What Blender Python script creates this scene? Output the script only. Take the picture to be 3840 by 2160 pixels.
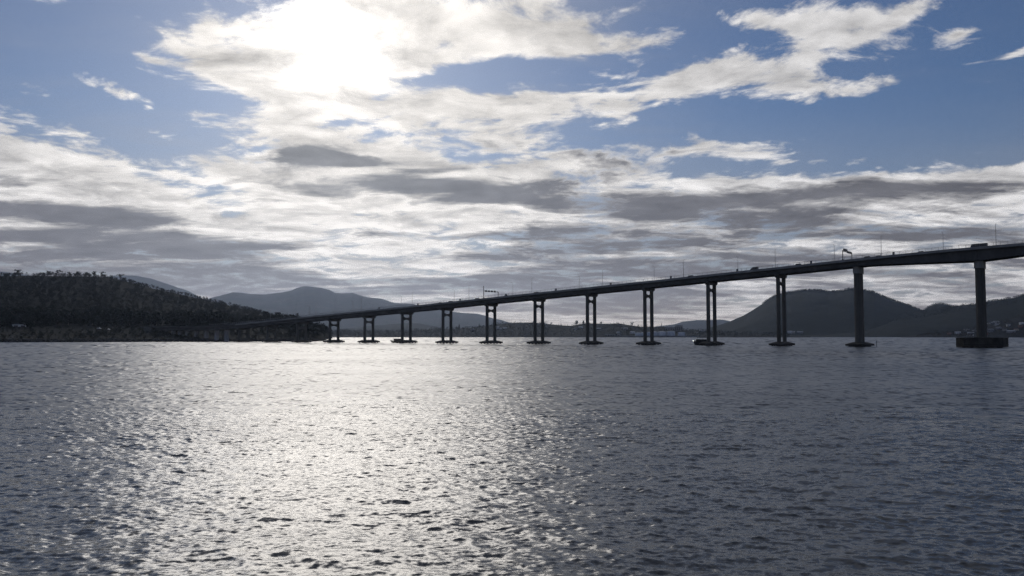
import bpy, bmesh, math, random
import numpy as np
from mathutils import Vector, Matrix

for o in list(bpy.data.objects):
    bpy.data.objects.remove(o)
scene = bpy.context.scene
col = scene.collection
R = math.radians
random.seed(7)

# ---------------------------------------------------------------- camera
EYE = 5.9
PITCH = math.atan((1258.5 - 1080.0) / 3200.0)
cam_data = bpy.data.cameras.new('camera')
cam_data.sensor_width = 36.0
cam_data.lens = 30.0
cam_data.clip_start = 0.5
cam_data.clip_end = 60000.0
cam = bpy.data.objects.new('camera', cam_data)
col.objects.link(cam)
cam.location = (0.0, 0.0, EYE)
cam.rotation_euler = (math.pi / 2 + PITCH, 0.0, 0.0)
scene.camera = cam


def azel(px, py):
    """photo pixel (3840 wide) -> azimuth, elevation in degrees (survey of the photograph)"""
    v = ((px - 1920) / 3200.0, 1.0, (1080 - py) / 3200.0)
    c, s = math.cos(PITCH), math.sin(PITCH)
    x, y, z = v[0], v[1] * c - v[2] * s, v[1] * s + v[2] * c
    n = math.sqrt(x * x + y * y + z * z)
    return math.degrees(math.atan2(x, y)), math.degrees(math.asin(z / n))


# ---------------------------------------------------------------- render + exposure
scene.render.engine = 'CYCLES'
scene.cycles.use_denoising = True
scene.cycles.denoising_prefilter = 'FAST'
scene.cycles.denoising_input_passes = 'RGB_ALBEDO_NORMAL'
scene.cycles.max_bounces = 6
scene.cycles.diffuse_bounces = 2
scene.cycles.glossy_bounces = 3
scene.cycles.volume_bounces = 0
scene.cycles.sample_clamp_indirect = 6.0
scene.cycles.sample_clamp_direct = 12.0
scene.cycles.caustics_reflective = False
scene.cycles.caustics_refractive = False
vs = scene.view_settings
vs.view_transform = 'Standard'
vs.look = 'None'
vs.exposure = 0.0
vs.gamma = 1.0
vs.use_curve_mapping = False

SUN_AZ, SUN_EL = azel(1245, 130)


# ---------------------------------------------------------------- node helper
class Nodes:
    def __init__(self, tree):
        self.t = tree

    def new(self, kind, **kw):
        n = self.t.nodes.new(kind)
        for k, v in kw.items():
            setattr(n, k, v)
        return n

    def put(self, sock, v):
        if hasattr(v, 'is_linked'):
            self.t.links.new(v, sock)
        else:
            sock.default_value = v

    def m(self, op, a, b=None, c=None, clamp=False):
        n = self.new('ShaderNodeMath', operation=op, use_clamp=clamp)
        self.put(n.inputs[0], a)
        if b is not None:
            self.put(n.inputs[1], b)
        if c is not None:
            self.put(n.inputs[2], c)
        return n.outputs[0]

    def vm(self, op, a, b=None, out=0):
        n = self.new('ShaderNodeVectorMath', operation=op)
        self.put(n.inputs[0], a)
        if b is not None:
            if op == 'SCALE':
                self.put(n.inputs[3], b)
            else:
                self.put(n.inputs[1], b)
        return n.outputs[out]

    def step(self, v, a, b, lo=0.0, hi=1.0, kind='SMOOTHSTEP'):
        n = self.new('ShaderNodeMapRange', interpolation_type=kind)
        self.put(n.inputs['Value'], v)
        n.inputs['From Min'].default_value = a
        n.inputs['From Max'].default_value = b
        n.inputs['To Min'].default_value = lo
        n.inputs['To Max'].default_value = hi
        return n.outputs['Result']

    def mix(self, f, a, b, blend='MIX'):
        n = self.new('ShaderNodeMix', data_type='RGBA', blend_type=blend)
        self.put(n.inputs[0], f)
        self.put(n.inputs[6], a)
        self.put(n.inputs[7], b)
        return n.outputs[2]

    def noise(self, vec, scale, detail=4.0, rough=0.5, distort=0.0, dim='3D', w=0.0):
        n = self.new('ShaderNodeTexNoise', noise_dimensions=dim)
        if vec is not None:
            self.put(n.inputs['Vector'], vec)
        n.inputs['Scale'].default_value = scale
        n.inputs['Detail'].default_value = detail
        n.inputs['Roughness'].default_value = rough
        n.inputs['Distortion'].default_value = distort
        return n.outputs['Fac']

    def xyz(self, x, y, z=0.0):
        n = self.new('ShaderNodeCombineXYZ')
        self.put(n.inputs[0], x)
        self.put(n.inputs[1], y)
        self.put(n.inputs[2], z)
        return n.outputs[0]


# ---------------------------------------------------------------- sky
world = bpy.data.worlds.new('World')
scene.world = world
world.use_nodes = True
wt = world.node_tree
wt.nodes.clear()
W = Nodes(wt)
sky = W.new('ShaderNodeTexSky', sky_type='NISHITA')
sky.sun_disc = False
sky.sun_elevation = R(SUN_EL)
sky.sun_rotation = R(SUN_AZ)
sky.altitude = 0.0
sky.air_density = 1.0
sky.dust_density = 0.25
sky.ozone_density = 1.5
SKY_STRENGTH = 0.05

tc = W.new('ShaderNodeTexCoord')
D = tc.outputs['Generated']
sep = W.new('ShaderNodeSeparateXYZ')
W.put(sep.inputs[0], D)
dx, dy, dz = sep.outputs
az = W.m('MULTIPLY', W.m('ARCTAN2', dx, dy), 57.29578)
el = W.m('MULTIPLY', W.m('ARCSINE', dz), 57.29578)
AE = W.xyz(az, el)
zc = W.m('ADD', W.m('MAXIMUM', dz, 0.0), 0.10)
P = W.xyz(W.m('DIVIDE', dx, zc), W.m('DIVIDE', dy, zc))
sdir = (math.sin(R(SUN_AZ)) * math.cos(R(SUN_EL)), math.cos(R(SUN_AZ)) * math.cos(R(SUN_EL)), math.sin(R(SUN_EL)))
theta = W.m('MULTIPLY', W.m('ARCCOSINE', W.m('MINIMUM', W.vm('DOT_PRODUCT', D, sdir, out=1), 0.99999)), 57.29578)


def blobs(lst, start):
    """sum of soft ellipses (photo px centre, radii px, tilt deg ccw, weight) laid out over the sky's azimuth and elevation"""
    acc = start
    for px, py, rx, ry, rot, w in lst:
        a, e = azel(px, py)
        mp = W.new('ShaderNodeMapping', vector_type='TEXTURE')
        W.put(mp.inputs['Vector'], W.xyz(az, el, acc))  # one ellipse after the other keeps the shader small
        mp.inputs['Location'].default_value = (a, e, 0.0)
        mp.inputs['Rotation'].default_value = (0, 0, R(rot))
        mp.inputs['Scale'].default_value = (rx / 55.0, ry / 55.0, 1.0e9)
        d2 = W.vm('DOT_PRODUCT', mp.outputs[0], mp.outputs[0], out=1)
        acc = W.m('MULTIPLY_ADD', W.m('POWER', 0.3679, d2), w, acc)
    return acc


cover = blobs([
    # big cloud round the sun
    (1090, 190, 330, 130, 6, 1.2), (760, 210, 190, 75, 0, 0.8), (980, 330, 260, 70, -18, 0.9), (1240, 300, 300, 210, 0, 1.0),
    (1330, 90, 240, 150, 0, 1.0), (1400, -30, 200, 60, 0, 0.9), (1000, 470, 330, 45, -5, 0.75), (1000, 520, 170, 40, 12, 0.5),
    (1560, 130, 300, 120, 0, 1.0), (1950, 110, 420, 75, -6, 1.15), (1750, 210, 330, 60, 6, 0.8), (2380, 160, 200, 36, 4, 0.9),
    (2540, 110, 90, 50, 50, 0.5), (1980, 5, 150, 40, 0, 0.9), (2250, 60, 110, 40, 10, 0.55), (2400, 20, 60, 30, 0, 0.3),
    (1620, 410, 330, 75, 0, 1.15), (1980, 400, 230, 75, 0, 1.1), (2260, 380, 120, 45, -10, 0.8), (1850, 520, 280, 45, 0, 0.6),
    (2480, 350, 190, 55, 14, 1.1), (2640, 290, 150, 60, 10, 0.9), (2860, 270, 220, 55, 0, 1.15), (3010, 320, 130, 45, 0, 0.7),
    (3240, 330, 270, 28, 6, 1.15), (3180, 302, 230, 16, 3, 0.4), (2350, 460, 90, 32, 10, 0.6),
    (2850, 75, 210, 40, -14, 1.0), (3150, 70, 210, 55, 0, 0.85), (3350, 75, 190, 26, 22, 0.85), (3080, 150, 170, 55, 10, 0.8),
    (3000, 200, 110, 60, 60, 0.45), (3220, 190, 130, 40, 0, 0.3),
    (2420, 540, 90, 28, 5, 0.5), (2590, 500, 60, 24, -25, 0.6), (2740, 555, 230, 40, -3, 1.15), (2860, 590, 140, 20, -12, 0.5), (3010, 604, 130, 15, 0, 0.85),
    (3215, 600, 80, 20, 0, 0.7), (3320, 588, 130, 11, 3, 0.5), (3585, 137, 50, 17, 8, 0.95), (3710, 222, 80, 11, 6, 0.6), (3830, 195, 90, 13, 18, 0.7), (3480, 255, 70, 20, 10, 0.4),
    # small puffs on the left
    (455, 345, 65, 24, -14, 0.95), (555, 405, 20, 20, 0, 0.8), (575, 490, 62, 18, -18, 0.85), (525, 205, 45, 12, -10, 0.7), (560, 238, 55, 18, 10, 0.7), (780, 115, 50, 30, -10, 0.7),
    (130, 15, 90, 22, -20, 0.7), (700, 672, 60, 12, -8, 0.5), (200, 0, 130, 12, 0, 0.3),
    (180, 350, 150, 22, -8, 0.5), (380, 560, 200, 40, -16, 0.4), (700, 250, 60, 14, 0, 0.4), (900, 90, 90, 14, 0, 0.35), (2900, 470, 90, 12, 4, 0.5), (3650, 330, 90, 14, 12, 0.4), (2150, 160, 160, 40, 0, 0.3),
    # banks under the sun
    (1000, 640, 280, 40, -3, 0.85), (760, 605, 60, 18, 0, 0.4), (1150, 700, 250, 90, 0, 1.0), (1450, 620, 330, 60, 0, 1.0), (1750, 690, 420, 110, 3, 1.1), (2150, 620, 300, 60, -5, 1.0),
    (2480, 640, 170, 60, 0, 0.6), (1400, 560, 140, 40, 0, 0.6), (1150, 560, 130, 40, 0, 0.6),
    # left bank with its diagonal edge
    (90, 620, 330, 100, -22, 1.4), (370, 700, 230, 70, -22, 1.0), (150, 800, 450, 110, 0, 0.9), (600, 850, 420, 60, 0, 0.7),
    # right bank
    (3150, 720, 650, 60, 0, 0.9), (3780, 665, 240, 34, 6, 0.7), (2700, 690, 160, 34, 3, 0.6),
    # clear gaps
    (2570, 640, 90, 38, 0, -0.9), (2170, 742, 110, 14, 0, -0.5), (2450, 490, 60, 50, 0, -0.5), (1580, 300, 170, 30, 0, -0.35), (860, 760, 170, 50, 0, -0.35), (1960, 905, 120, 12, 0, -0.4),
    (1800, 260, 260, 26, 8, -0.6), (1850, 590, 120, 14, 0, -0.5), (860, 395, 40, 14, -20, -0.35), (1270, 460, 110, 14, 10, -0.6), (1480, 430, 70, 14, 15, -0.6), (950, 560, 80, 14, 12, -0.5), (1440, 360, 50, 14, 20, -0.5),
    (2700, 440, 400, 50, 0, -0.4), (3300, 480, 500, 120, 0, -0.5), (300, 200, 330, 130, 0, -0.4), (2050, 260, 260, 26, 4, -0.4),
], -0.42)
# towards the horizon the cloud closes up
deck = W.step(el, 11.2, 8.6)
cover = W.m('MULTIPLY_ADD', deck, 1.05, cover)
# above the view the unseen sky goes on broken, thickened to brighten the water
cover = W.m('MULTIPLY_ADD', W.m('MULTIPLY', W.step(el, 21.0, 30.0), W.step(theta, 85.0, 50.0)), 0.55, cover)

low = W.step(el, 12.0, 8.0)
warp = W.new('ShaderNodeTexNoise')
W.put(warp.inputs['Vector'], P)
warp.inputs['Scale'].default_value = 1.6
warp.inputs['Detail'].default_value = 2.0
Pw = W.vm('ADD', P, W.vm('SCALE', W.vm('SUBTRACT', warp.outputs['Color'], (0.5, 0.5, 0.5)), 0.35))
n1 = W.noise(Pw, 3.6, 9.0, 0.62)
n1s = W.noise(W.vm('ADD', Pw, (sdir[0] * 0.09, sdir[1] * 0.09, 0.03)), 3.6, 7.0, 0.6)
n2 = W.noise(Pw, 15.0, 5.0, 0.65)
dens = W.m('MULTIPLY_ADD', W.m('SUBTRACT', n1, 0.5), 4.2, cover)
dens = W.m('MULTIPLY_ADD', W.m('SUBTRACT', n2, 0.5), W.m('MULTIPLY_ADD', low, -0.3, 1.6), dens)
alpha = W.step(dens, -0.08, 0.75)
# thin veil
veil_n = W.noise(W.vm('MULTIPLY', P, (0.6, 1.0, 1.0)), 0.9, 5.0, 0.6)
veil = W.m('MULTIPLY', W.step(el, 16.0, 5.0), W.step(veil_n, 0.3, 0.7, 0.5, 1.0))
veil = W.m('MAXIMUM', veil, W.m('MULTIPLY', W.step(veil_n, 0.40, 0.66, 0.05, 0.55), W.step(theta, 30.0, 8.0, 0.35, 1.0)))

# dark, thick parts of the banks
ns = W.noise(W.vm('ADD', W.vm('MULTIPLY', P, (0.46, 1.2, 1.0)), W.vm('SCALE', W.vm('SUBTRACT', warp.outputs['Color'], (0.5, 0.5, 0.5)), 0.40)), 1.7, 8.0, 0.60)
dark = blobs([
    (1190, 578, 140, 34, 0, 1.9), (1330, 640, 200, 16, 4, -1.2), (1290, 605, 160, 18, -6, 0.4), (1560, 695, 230, 34, 0, 1.5), (1950, 715, 250, 26, 9, 1.5), (1950, 625, 380, 26, 6, 0.35), (1750, 650, 300, 14, 6, -0.7), (2330, 610, 220, 40, 0, 0.45), (1200, 735, 120, 20, 0, 0.5),
    (1850, 70, 240, 34, -6, 0.45), (2050, 130, 240, 40, -6, 0.3), (1750, 390, 220, 24, 0, 0.3), (2050, 380, 200, 26, 4, 0.35), (1560, 40, 120, 20, 0, 0.3), (2760, 560, 140, 14, 0, 0.3),
    (60, 680, 130, 34, -16, 0.8), (500, 740, 500, 30, -6, -0.5), (1000, 850, 300, 60, 0, -0.7), (1250, 1000, 500, 60, 0, -0.6), (300, 640, 280, 40, -18, 0.15), (200, 795, 400, 26, 0, 1.0), (430, 885, 480, 38, 0, 1.0), (800, 925, 220, 24, 0, 0.7), (450, 1000, 800, 70, 0, 1.1), (900, 1050, 500, 60, 0, 0.7),
    (3050, 735, 620, 34, 0, 1.15), (2620, 770, 260, 24, 0, 0.6), (3700, 770, 260, 40, 0, 0.8), (2250, 850, 380, 20, 4, 0.7), (2900, 830, 500, 26, 3, 0.8), (1420, 835, 110, 16, 0, 0.5),
    (2200, 935, 520, 24, 4, 0.9), (2750, 905, 350, 22, 3, 0.6), (2250, 1010, 560, 34, 4, 1.1), (3000, 1000, 600, 36, 2, 0.8), (1900, 1060, 380, 30, 0, 0.6), (2350, 1110, 480, 50, 0, 1.0), (3550, 880, 320, 24, 0, 0.7),
    (3300, 960, 420, 18, 0, 0.4), (2300, 1160, 420, 26, 0, 0.5), (3350, 1050, 330, 24, 0, 0.3), (3500, 1180, 300, 20, 0, -0.3),
    (1900, 1200, 380, 26, 0, -0.8), (1500, 1000, 330, 40, 0, -0.5), (600, 980, 260, 12, 2, -0.6), (160, 845, 180, 14, 4, -0.7), (1450, 900, 420, 30, 0, -0.3), (3150, 1050, 420, 14, 0, -0.4), (3000, 920, 380, 12, 0, -0.4),
], -0.12)
dark = W.m('MULTIPLY_ADD', W.m('SUBTRACT', ns, 0.5), 5.6, W.m('MULTIPLY_ADD', low, 0.36, dark))
dark = W.m('ADD', dark, W.m('ADD', W.m('MULTIPLY', W.m('SUBTRACT', n1, 0.5), 1.5), W.m('MULTIPLY', W.m('SUBTRACT', n2, 0.5), 1.0)))
rim = W.m('MULTIPLY', W.step(dark, -0.7, 0.05), W.step(dark, 0.5, 0.1))
dark = W.m('MULTIPLY', W.step(dark, 0.1, 1.05), W.m('MAXIMUM', W.step(dens, 0.1, 0.9), low))
dark = W.m('MULTIPLY', dark, W.step(el, 34.0, 15.0, 0.45, 1.0))

near_sun = W.m('POWER', 2.71828, W.m('MULTIPLY', theta, -1 / 10.5))
core_sun = W.m('POWER', 2.71828, W.m('MULTIPLY', W.m('POWER', W.m('DIVIDE', theta, 3.6), 2.0), -1.0))
dark = W.m('MULTIPLY', dark, W.m('SUBTRACT', 1.0, core_sun))
# cloud colour: bright forward-scattering rims, grey where the cloud is thick
relief = W.m('ADD', W.m('MULTIPLY', W.m('SUBTRACT', n1, n1s), 2.0), W.m('MULTIPLY', W.m('SUBTRACT', n2, 0.5), 0.25))
thick = W.step(dens, 0.25, 1.7, 1.0, 0.84)
lum = W.m('ADD', W.m('MULTIPLY_ADD', near_sun, 0.50, 0.71), W.m('MULTIPLY', core_sun, 1.1))
lum = W.m('MULTIPLY', W.m('MULTIPLY', lum, thick), W.m('ADD', relief, W.m('MULTIPLY_ADD', rim, W.m('MULTIPLY', low, 0.34), 0.97)))
lum = W.m('MULTIPLY', lum, W.step(theta, 45.0, 100.0, 1.0, 0.5))
lumc = W.vm('SCALE', W.mix(W.step(theta, 6.0, 32.0), (1.0, 0.95, 0.885, 1), (0.985, 0.965, 0.955, 1)), lum)
darkc = W.vm('SCALE', W.mix(W.step(theta, 4.0, 24.0), (0.92, 0.92, 0.93, 1), (0.86, 0.85, 0.92, 1)), W.m('MULTIPLY', W.m('MULTIPLY_ADD', near_sun, 0.30, 0.165), W.m('MULTIPLY_ADD', W.m('SUBTRACT', n1, 0.5), -1.4, 1.0)))
cloud = W.mix(dark, lumc, darkc)

gain = 1.0 / SKY_STRENGTH
nish = W.mix(1.0, sky.outputs[0], (0.53, 0.69, 0.98, 1), 'MULTIPLY')
nish = W.mix(0.0, nish, nish)
glow = W.vm('SCALE', (0.19, 0.165, 0.14), W.m('MULTIPLY', near_sun, gain))
clear = W.vm('ADD', nish, glow)
veilc = W.vm('SCALE', (0.50, 0.50, 0.53), W.m('MULTIPLY', W.m('MULTIPLY_ADD', near_sun, 0.9, 0.6), gain))
base = W.mix(W.m('MULTIPLY', veil, 0.8), clear, veilc)
final = W.mix(alpha, base, W.vm('SCALE', cloud, gain))
# air near the horizon
hz = W.m('POWER', 2.71828, W.m('MULTIPLY', W.m('MAXIMUM', el, 0.0), -1 / 2.0))
hzc = W.vm('SCALE', (0.60, 0.47, 0.37), gain)
final = W.mix(W.m('MULTIPLY', hz, 0.6), final, hzc)
bg = W.new('ShaderNodeBackground')
W.put(bg.inputs['Color'], final)
bg.inputs['Strength'].default_value = SKY_STRENGTH
wo = W.new('ShaderNodeOutputWorld')
wt.links.new(bg.outputs[0], wo.inputs['Surface'])
world.cycles.sampling_method = 'MANUAL'
world.cycles.sample_map_resolution = 1024

# ---------------------------------------------------------------- sun
sun_data = bpy.data.lights.new('sun', 'SUN')
sun_data.energy = 0.5
sun_data.angle = R(24.0)
sun_data.color = (1.0, 0.94, 0.86)
sun = bpy.data.objects.new('sun', sun_data)
col.objects.link(sun)
sun.rotation_euler = Vector(sdir).to_track_quat('Z', 'Y').to_euler()
sun.location = (0, 0, 300)

# ================================================================ helpers for objects
def tag(o, label=None, cat=None, group=None, kind=None):
    if label:
        o['label'] = label
    if cat:
        o['category'] = cat
    if group:
        o['group'] = group
    if kind:
        o['kind'] = kind
    return o


def empty(name, loc=(0, 0, 0), rz=0.0):
    o = bpy.data.objects.new(name, None)
    col.objects.link(o)
    o.location = loc
    o.rotation_euler = (0, 0, rz)
    o.empty_display_size = 1.0
    return o


class MB:
    """collects shapes for one mesh object"""
    def __init__(self):
        self.v, self.f = [], []

    def add(self, vs_, fs_):
        b = len(self.v)
        self.v += [tuple(p) for p in vs_]
        self.f += [tuple(i + b for i in f) for f in fs_]
        return self

    def box(self, x0, x1, y0, y1, z0, z1):
        return self.add([(x0, y0, z0), (x1, y0, z0), (x1, y1, z0), (x0, y1, z0), (x0, y0, z1), (x1, y0, z1), (x1, y1, z1), (x0, y1, z1)],
                        [(0, 3, 2, 1), (4, 5, 6, 7), (0, 1, 5, 4), (1, 2, 6, 5), (2, 3, 7, 6), (3, 0, 4, 7)])

    def prism(self, poly, z0, z1, scale_top=1.0):
        """vertical prism on an (x, y) polygon, counter-clockwise"""
        n = len(poly)
        cx = sum(p[0] for p in poly) / n
        cy = sum(p[1] for p in poly) / n
        v = [(x, y, z0) for x, y in poly] + [(cx + (x - cx) * scale_top, cy + (y - cy) * scale_top, z1) for x, y in poly]
        f = [tuple(range(n - 1, -1, -1)), tuple(range(n, 2 * n))] + [(i, (i + 1) % n, n + (i + 1) % n, n + i) for i in range(n)]
        return self.add(v, f)

    def loft(self, rings, cap=True):
        n = len(rings[0])
        v = [p for r_ in rings for p in r_]
        f = []
        for k in range(len(rings) - 1):
            for i in range(n):
                j = (i + 1) % n
                f.append((k * n + i, k * n + j, (k + 1) * n + j, (k + 1) * n + i))
        if cap:
            f.append(tuple(range(n - 1, -1, -1)))
            f.append(tuple(len(v) - n + i for i in range(n)))
        return self.add(v, f)

    def tube(self, p, q, r, n=6, r2=None):
        p, q = Vector(p), Vector(q)
        d = (q - p).normalized()
        a = d.orthogonal().normalized()
        b = d.cross(a)
        r2 = r if r2 is None else r2
        rings = [[c + (a * math.cos(2 * math.pi * i / n) + b * math.sin(2 * math.pi * i / n)) * rr for i in range(n)] for c, rr in ((p, r), (q, r2))]
        return self.loft(rings)

    def build(self, name, mat, parent=None, smooth=False, bevel=0.0):
        me = bpy.data.meshes.new(name)
        me.from_pydata(self.v, [], self.f)
        bm = bmesh.new()
        bm.from_mesh(me)
        bmesh.ops.recalc_face_normals(bm, faces=bm.faces)
        bm.to_mesh(me)
        bm.free()
        me.materials.append(mat)
        if smooth:
            me.shade_smooth()
        o = bpy.data.objects.new(name, me)
        col.objects.link(o)
        if parent:
            o.parent = parent
        if bevel:
            b = o.modifiers.new('bevel', 'BEVEL')
            b.width = bevel
            b.segments = 1
            b.limit_method = 'ANGLE'
        return o


def copy_tree(o, parent=None):
    c = o.copy()
    col.objects.link(c)
    c.parent = parent
    for ch in list(o.children):
        copy_tree(ch, c)
    return c


def octagon(w, d, ch):
    x, y = w / 2, d / 2
    return [(-x + ch, -y), (x - ch, -y), (x, -y + ch), (x, y - ch), (x - ch, y), (-x + ch, y), (-x, y - ch), (-x, -y + ch)]


# ================================================================ materials
def material(name, rough=0.8, metal=0.0, build=None, color=(0.5, 0.5, 0.5), spec=0.5):
    m = bpy.data.materials.new(name)
    m.use_nodes = True
    t = m.node_tree
    p = t.nodes['Principled BSDF']
    p.inputs['Base Color'].default_value = (*color, 1)
    p.inputs['Roughness'].default_value = rough
    p.inputs['Metallic'].default_value = metal
    p.inputs['Specular IOR Level'].default_value = spec
    if build:
        build(Nodes(t), p)
    return m


def stained(c1, c2, scale=0.3, zs=1.0, detail=6.0, bump=0.0, lo=0.3, hi=0.7):
    def f(N, p):
        g = N.new('ShaderNodeNewGeometry')
        v = N.vm('MULTIPLY', g.outputs['Position'], (1.0, 1.0, zs))
        n = N.noise(v, scale, detail, 0.6)
        n2 = N.noise(v, scale * 7.3, 4.0, 0.6)
        s = N.step(N.m('ADD', N.m('MULTIPLY', n, 0.75), N.m('MULTIPLY', n2, 0.25)), lo, hi)
        N.put(p.inputs['Base Color'], N.mix(s, (*c1, 1), (*c2, 1)))
        if bump:
            b = N.new('ShaderNodeBump')
            b.inputs['Strength'].default_value = 0.5
            b.inputs['Distance'].default_value = bump
            N.put(b.inputs['Height'], n2)
            N.put(p.inputs['Normal'], b.outputs[0])
    return f


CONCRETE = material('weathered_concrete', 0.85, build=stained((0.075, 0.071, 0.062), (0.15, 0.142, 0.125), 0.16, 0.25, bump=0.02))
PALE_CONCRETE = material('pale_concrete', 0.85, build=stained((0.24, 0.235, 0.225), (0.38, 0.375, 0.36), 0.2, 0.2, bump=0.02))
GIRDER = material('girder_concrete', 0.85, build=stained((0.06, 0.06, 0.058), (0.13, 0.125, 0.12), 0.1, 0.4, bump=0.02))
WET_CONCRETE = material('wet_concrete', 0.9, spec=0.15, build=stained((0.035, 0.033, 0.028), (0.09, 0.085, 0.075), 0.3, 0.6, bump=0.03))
ASPHALT = material('asphalt', 0.9, build=stained((0.04, 0.04, 0.042), (0.065, 0.065, 0.065), 0.5))
LINE = material('road_paint', 0.6, build=stained((0.6, 0.6, 0.58), (0.8, 0.8, 0.78), 1.2))
STEEL = material('galvanised_steel', 0.5, 0.7, build=stained((0.22, 0.22, 0.23), (0.34, 0.34, 0.35), 0.7))
DARK_STEEL = material('dark_steel', 0.5, 0.4, build=stained((0.03, 0.03, 0.035), (0.06, 0.06, 0.065), 0.7))
WHITE = material('white_paint', 0.5, build=stained((0.55, 0.55, 0.54), (0.78, 0.78, 0.76), 0.4))
GLASS = material('dark_glass', 0.08, build=stained((0.015, 0.018, 0.02), (0.03, 0.035, 0.04), 0.4))
RUBBER = material('rubber', 0.8, build=stained((0.015, 0.015, 0.015), (0.03, 0.03, 0.03), 2.0))
ROCK = material('shore_rock', 0.9, build=stained((0.05, 0.045, 0.04), (0.13, 0.12, 0.105), 0.25, bump=0.2))
BARK = material('bark', 0.9, build=stained((0.09, 0.075, 0.06), (0.20, 0.17, 0.14), 0.6, 0.2))


def leaf_material(name, a, b, scale):
    def f(N, p):
        g = N.new('ShaderNodeNewGeometry')
        n = N.noise(g.outputs['Position'], scale, 5.0, 0.6)
        N.put(p.inputs['Base Color'], N.mix(N.step(n, 0.35, 0.65), (*a, 1), (*b, 1)))
    return material(name, 0.85, build=f, spec=0.2)


LEAF = leaf_material('gum_foliage', (0.013, 0.016, 0.009), (0.027, 0.028, 0.015), 0.012)
LEAF_DARK = leaf_material('dark_foliage', (0.014, 0.020, 0.011), (0.030, 0.036, 0.020), 0.03)
LEAF_BROWN = leaf_material('autumn_foliage', (0.035, 0.033, 0.018), (0.08, 0.058, 0.03), 0.02)
LEAF_FAR = leaf_material('far_foliage', (0.016, 0.022, 0.013), (0.032, 0.037, 0.021), 0.006)


def ground_material(name, a, b, c, scale):
    def f(N, p):
        g = N.new('ShaderNodeNewGeometry')
        v = g.outputs['Position']
        n = N.noise(v, scale, 6.0, 0.6)
        n2 = N.noise(v, scale * 9, 5.0, 0.65)
        k = N.mix(N.step(n, 0.38, 0.62), (*a, 1), (*b, 1))
        N.put(p.inputs['Base Color'], N.mix(N.step(n2, 0.5, 0.72), k, (*c, 1)))
        bp = N.new('ShaderNodeBump')
        bp.inputs['Strength'].default_value = 0.7
        bp.inputs['Distance'].default_value = 0.25 / scale / 9
        N.put(bp.inputs['Height'], n2)
        N.put(p.inputs['Normal'], bp.outputs[0])
    return material(name, 0.95, build=f, spec=0.1)


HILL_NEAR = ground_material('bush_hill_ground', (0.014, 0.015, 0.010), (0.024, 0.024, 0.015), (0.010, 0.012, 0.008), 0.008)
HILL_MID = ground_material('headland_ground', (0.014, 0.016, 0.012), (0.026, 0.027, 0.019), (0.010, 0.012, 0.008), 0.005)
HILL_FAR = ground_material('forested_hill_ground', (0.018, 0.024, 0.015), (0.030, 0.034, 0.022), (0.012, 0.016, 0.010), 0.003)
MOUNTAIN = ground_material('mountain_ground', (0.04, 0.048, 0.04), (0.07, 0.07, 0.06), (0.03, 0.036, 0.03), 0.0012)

# ================================================================ water
def wave_tile(n, L, lam_lo, lam_hi, peak, spread, seed, wind=-1.75):
    """height and slopes of one periodic patch of wind sea (Fourier synthesis)"""
    rng = np.random.default_rng(seed)
    k1 = np.fft.fftfreq(n, L / n) * 2 * np.pi
    kx, ky = np.meshgrid(k1, k1, indexing='xy')
    k = np.hypot(kx, ky)
    k[0, 0] = 1e-9
    lam = 2 * np.pi / k
    th = np.arctan2(ky, kx)
    kp = 2 * np.pi / peak
    s = k ** -4.0 * np.exp(-1.25 * (kp / k) ** 2)
    dirn = np.abs(np.cos((th - wind) / 1.0)) ** spread + 0.12
    s = s * dirn * (lam > lam_lo) * (lam < lam_hi)
    amp = np.sqrt(s)
    F = amp * (rng.normal(size=k.shape) + 1j * rng.normal(size=k.shape))
    h = np.fft.ifft2(F).real
    sx = np.fft.ifft2(1j * kx * F).real
    sy = np.fft.ifft2(1j * ky * F).real
    q = math.sqrt(sx.var() + sy.var())
    # horizontal pull that sharpens the crests
    Dx = np.fft.ifft2(1j * kx / k * F).real
    Dy = np.fft.ifft2(1j * ky / k * F).real
    return h / q, Dx / q, Dy / q, sx / q, sy / q


def sample(tile, L, x, y):
    n = tile.shape[0]
    u = (x / L * n) % n
    v = (y / L * n) % n
    i0 = np.floor(u).astype(int)
    j0 = np.floor(v).astype(int)
    fu, fv = u - i0, v - j0
    i1, j1 = (i0 + 1) % n, (j0 + 1) % n
    i0 %= n
    j0 %= n
    return (tile[j0, i0] * (1 - fu) * (1 - fv) + tile[j0, i1] * fu * (1 - fv) + tile[j1, i0] * (1 - fu) * fv + tile[j1, i1] * fu * fv)


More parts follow.
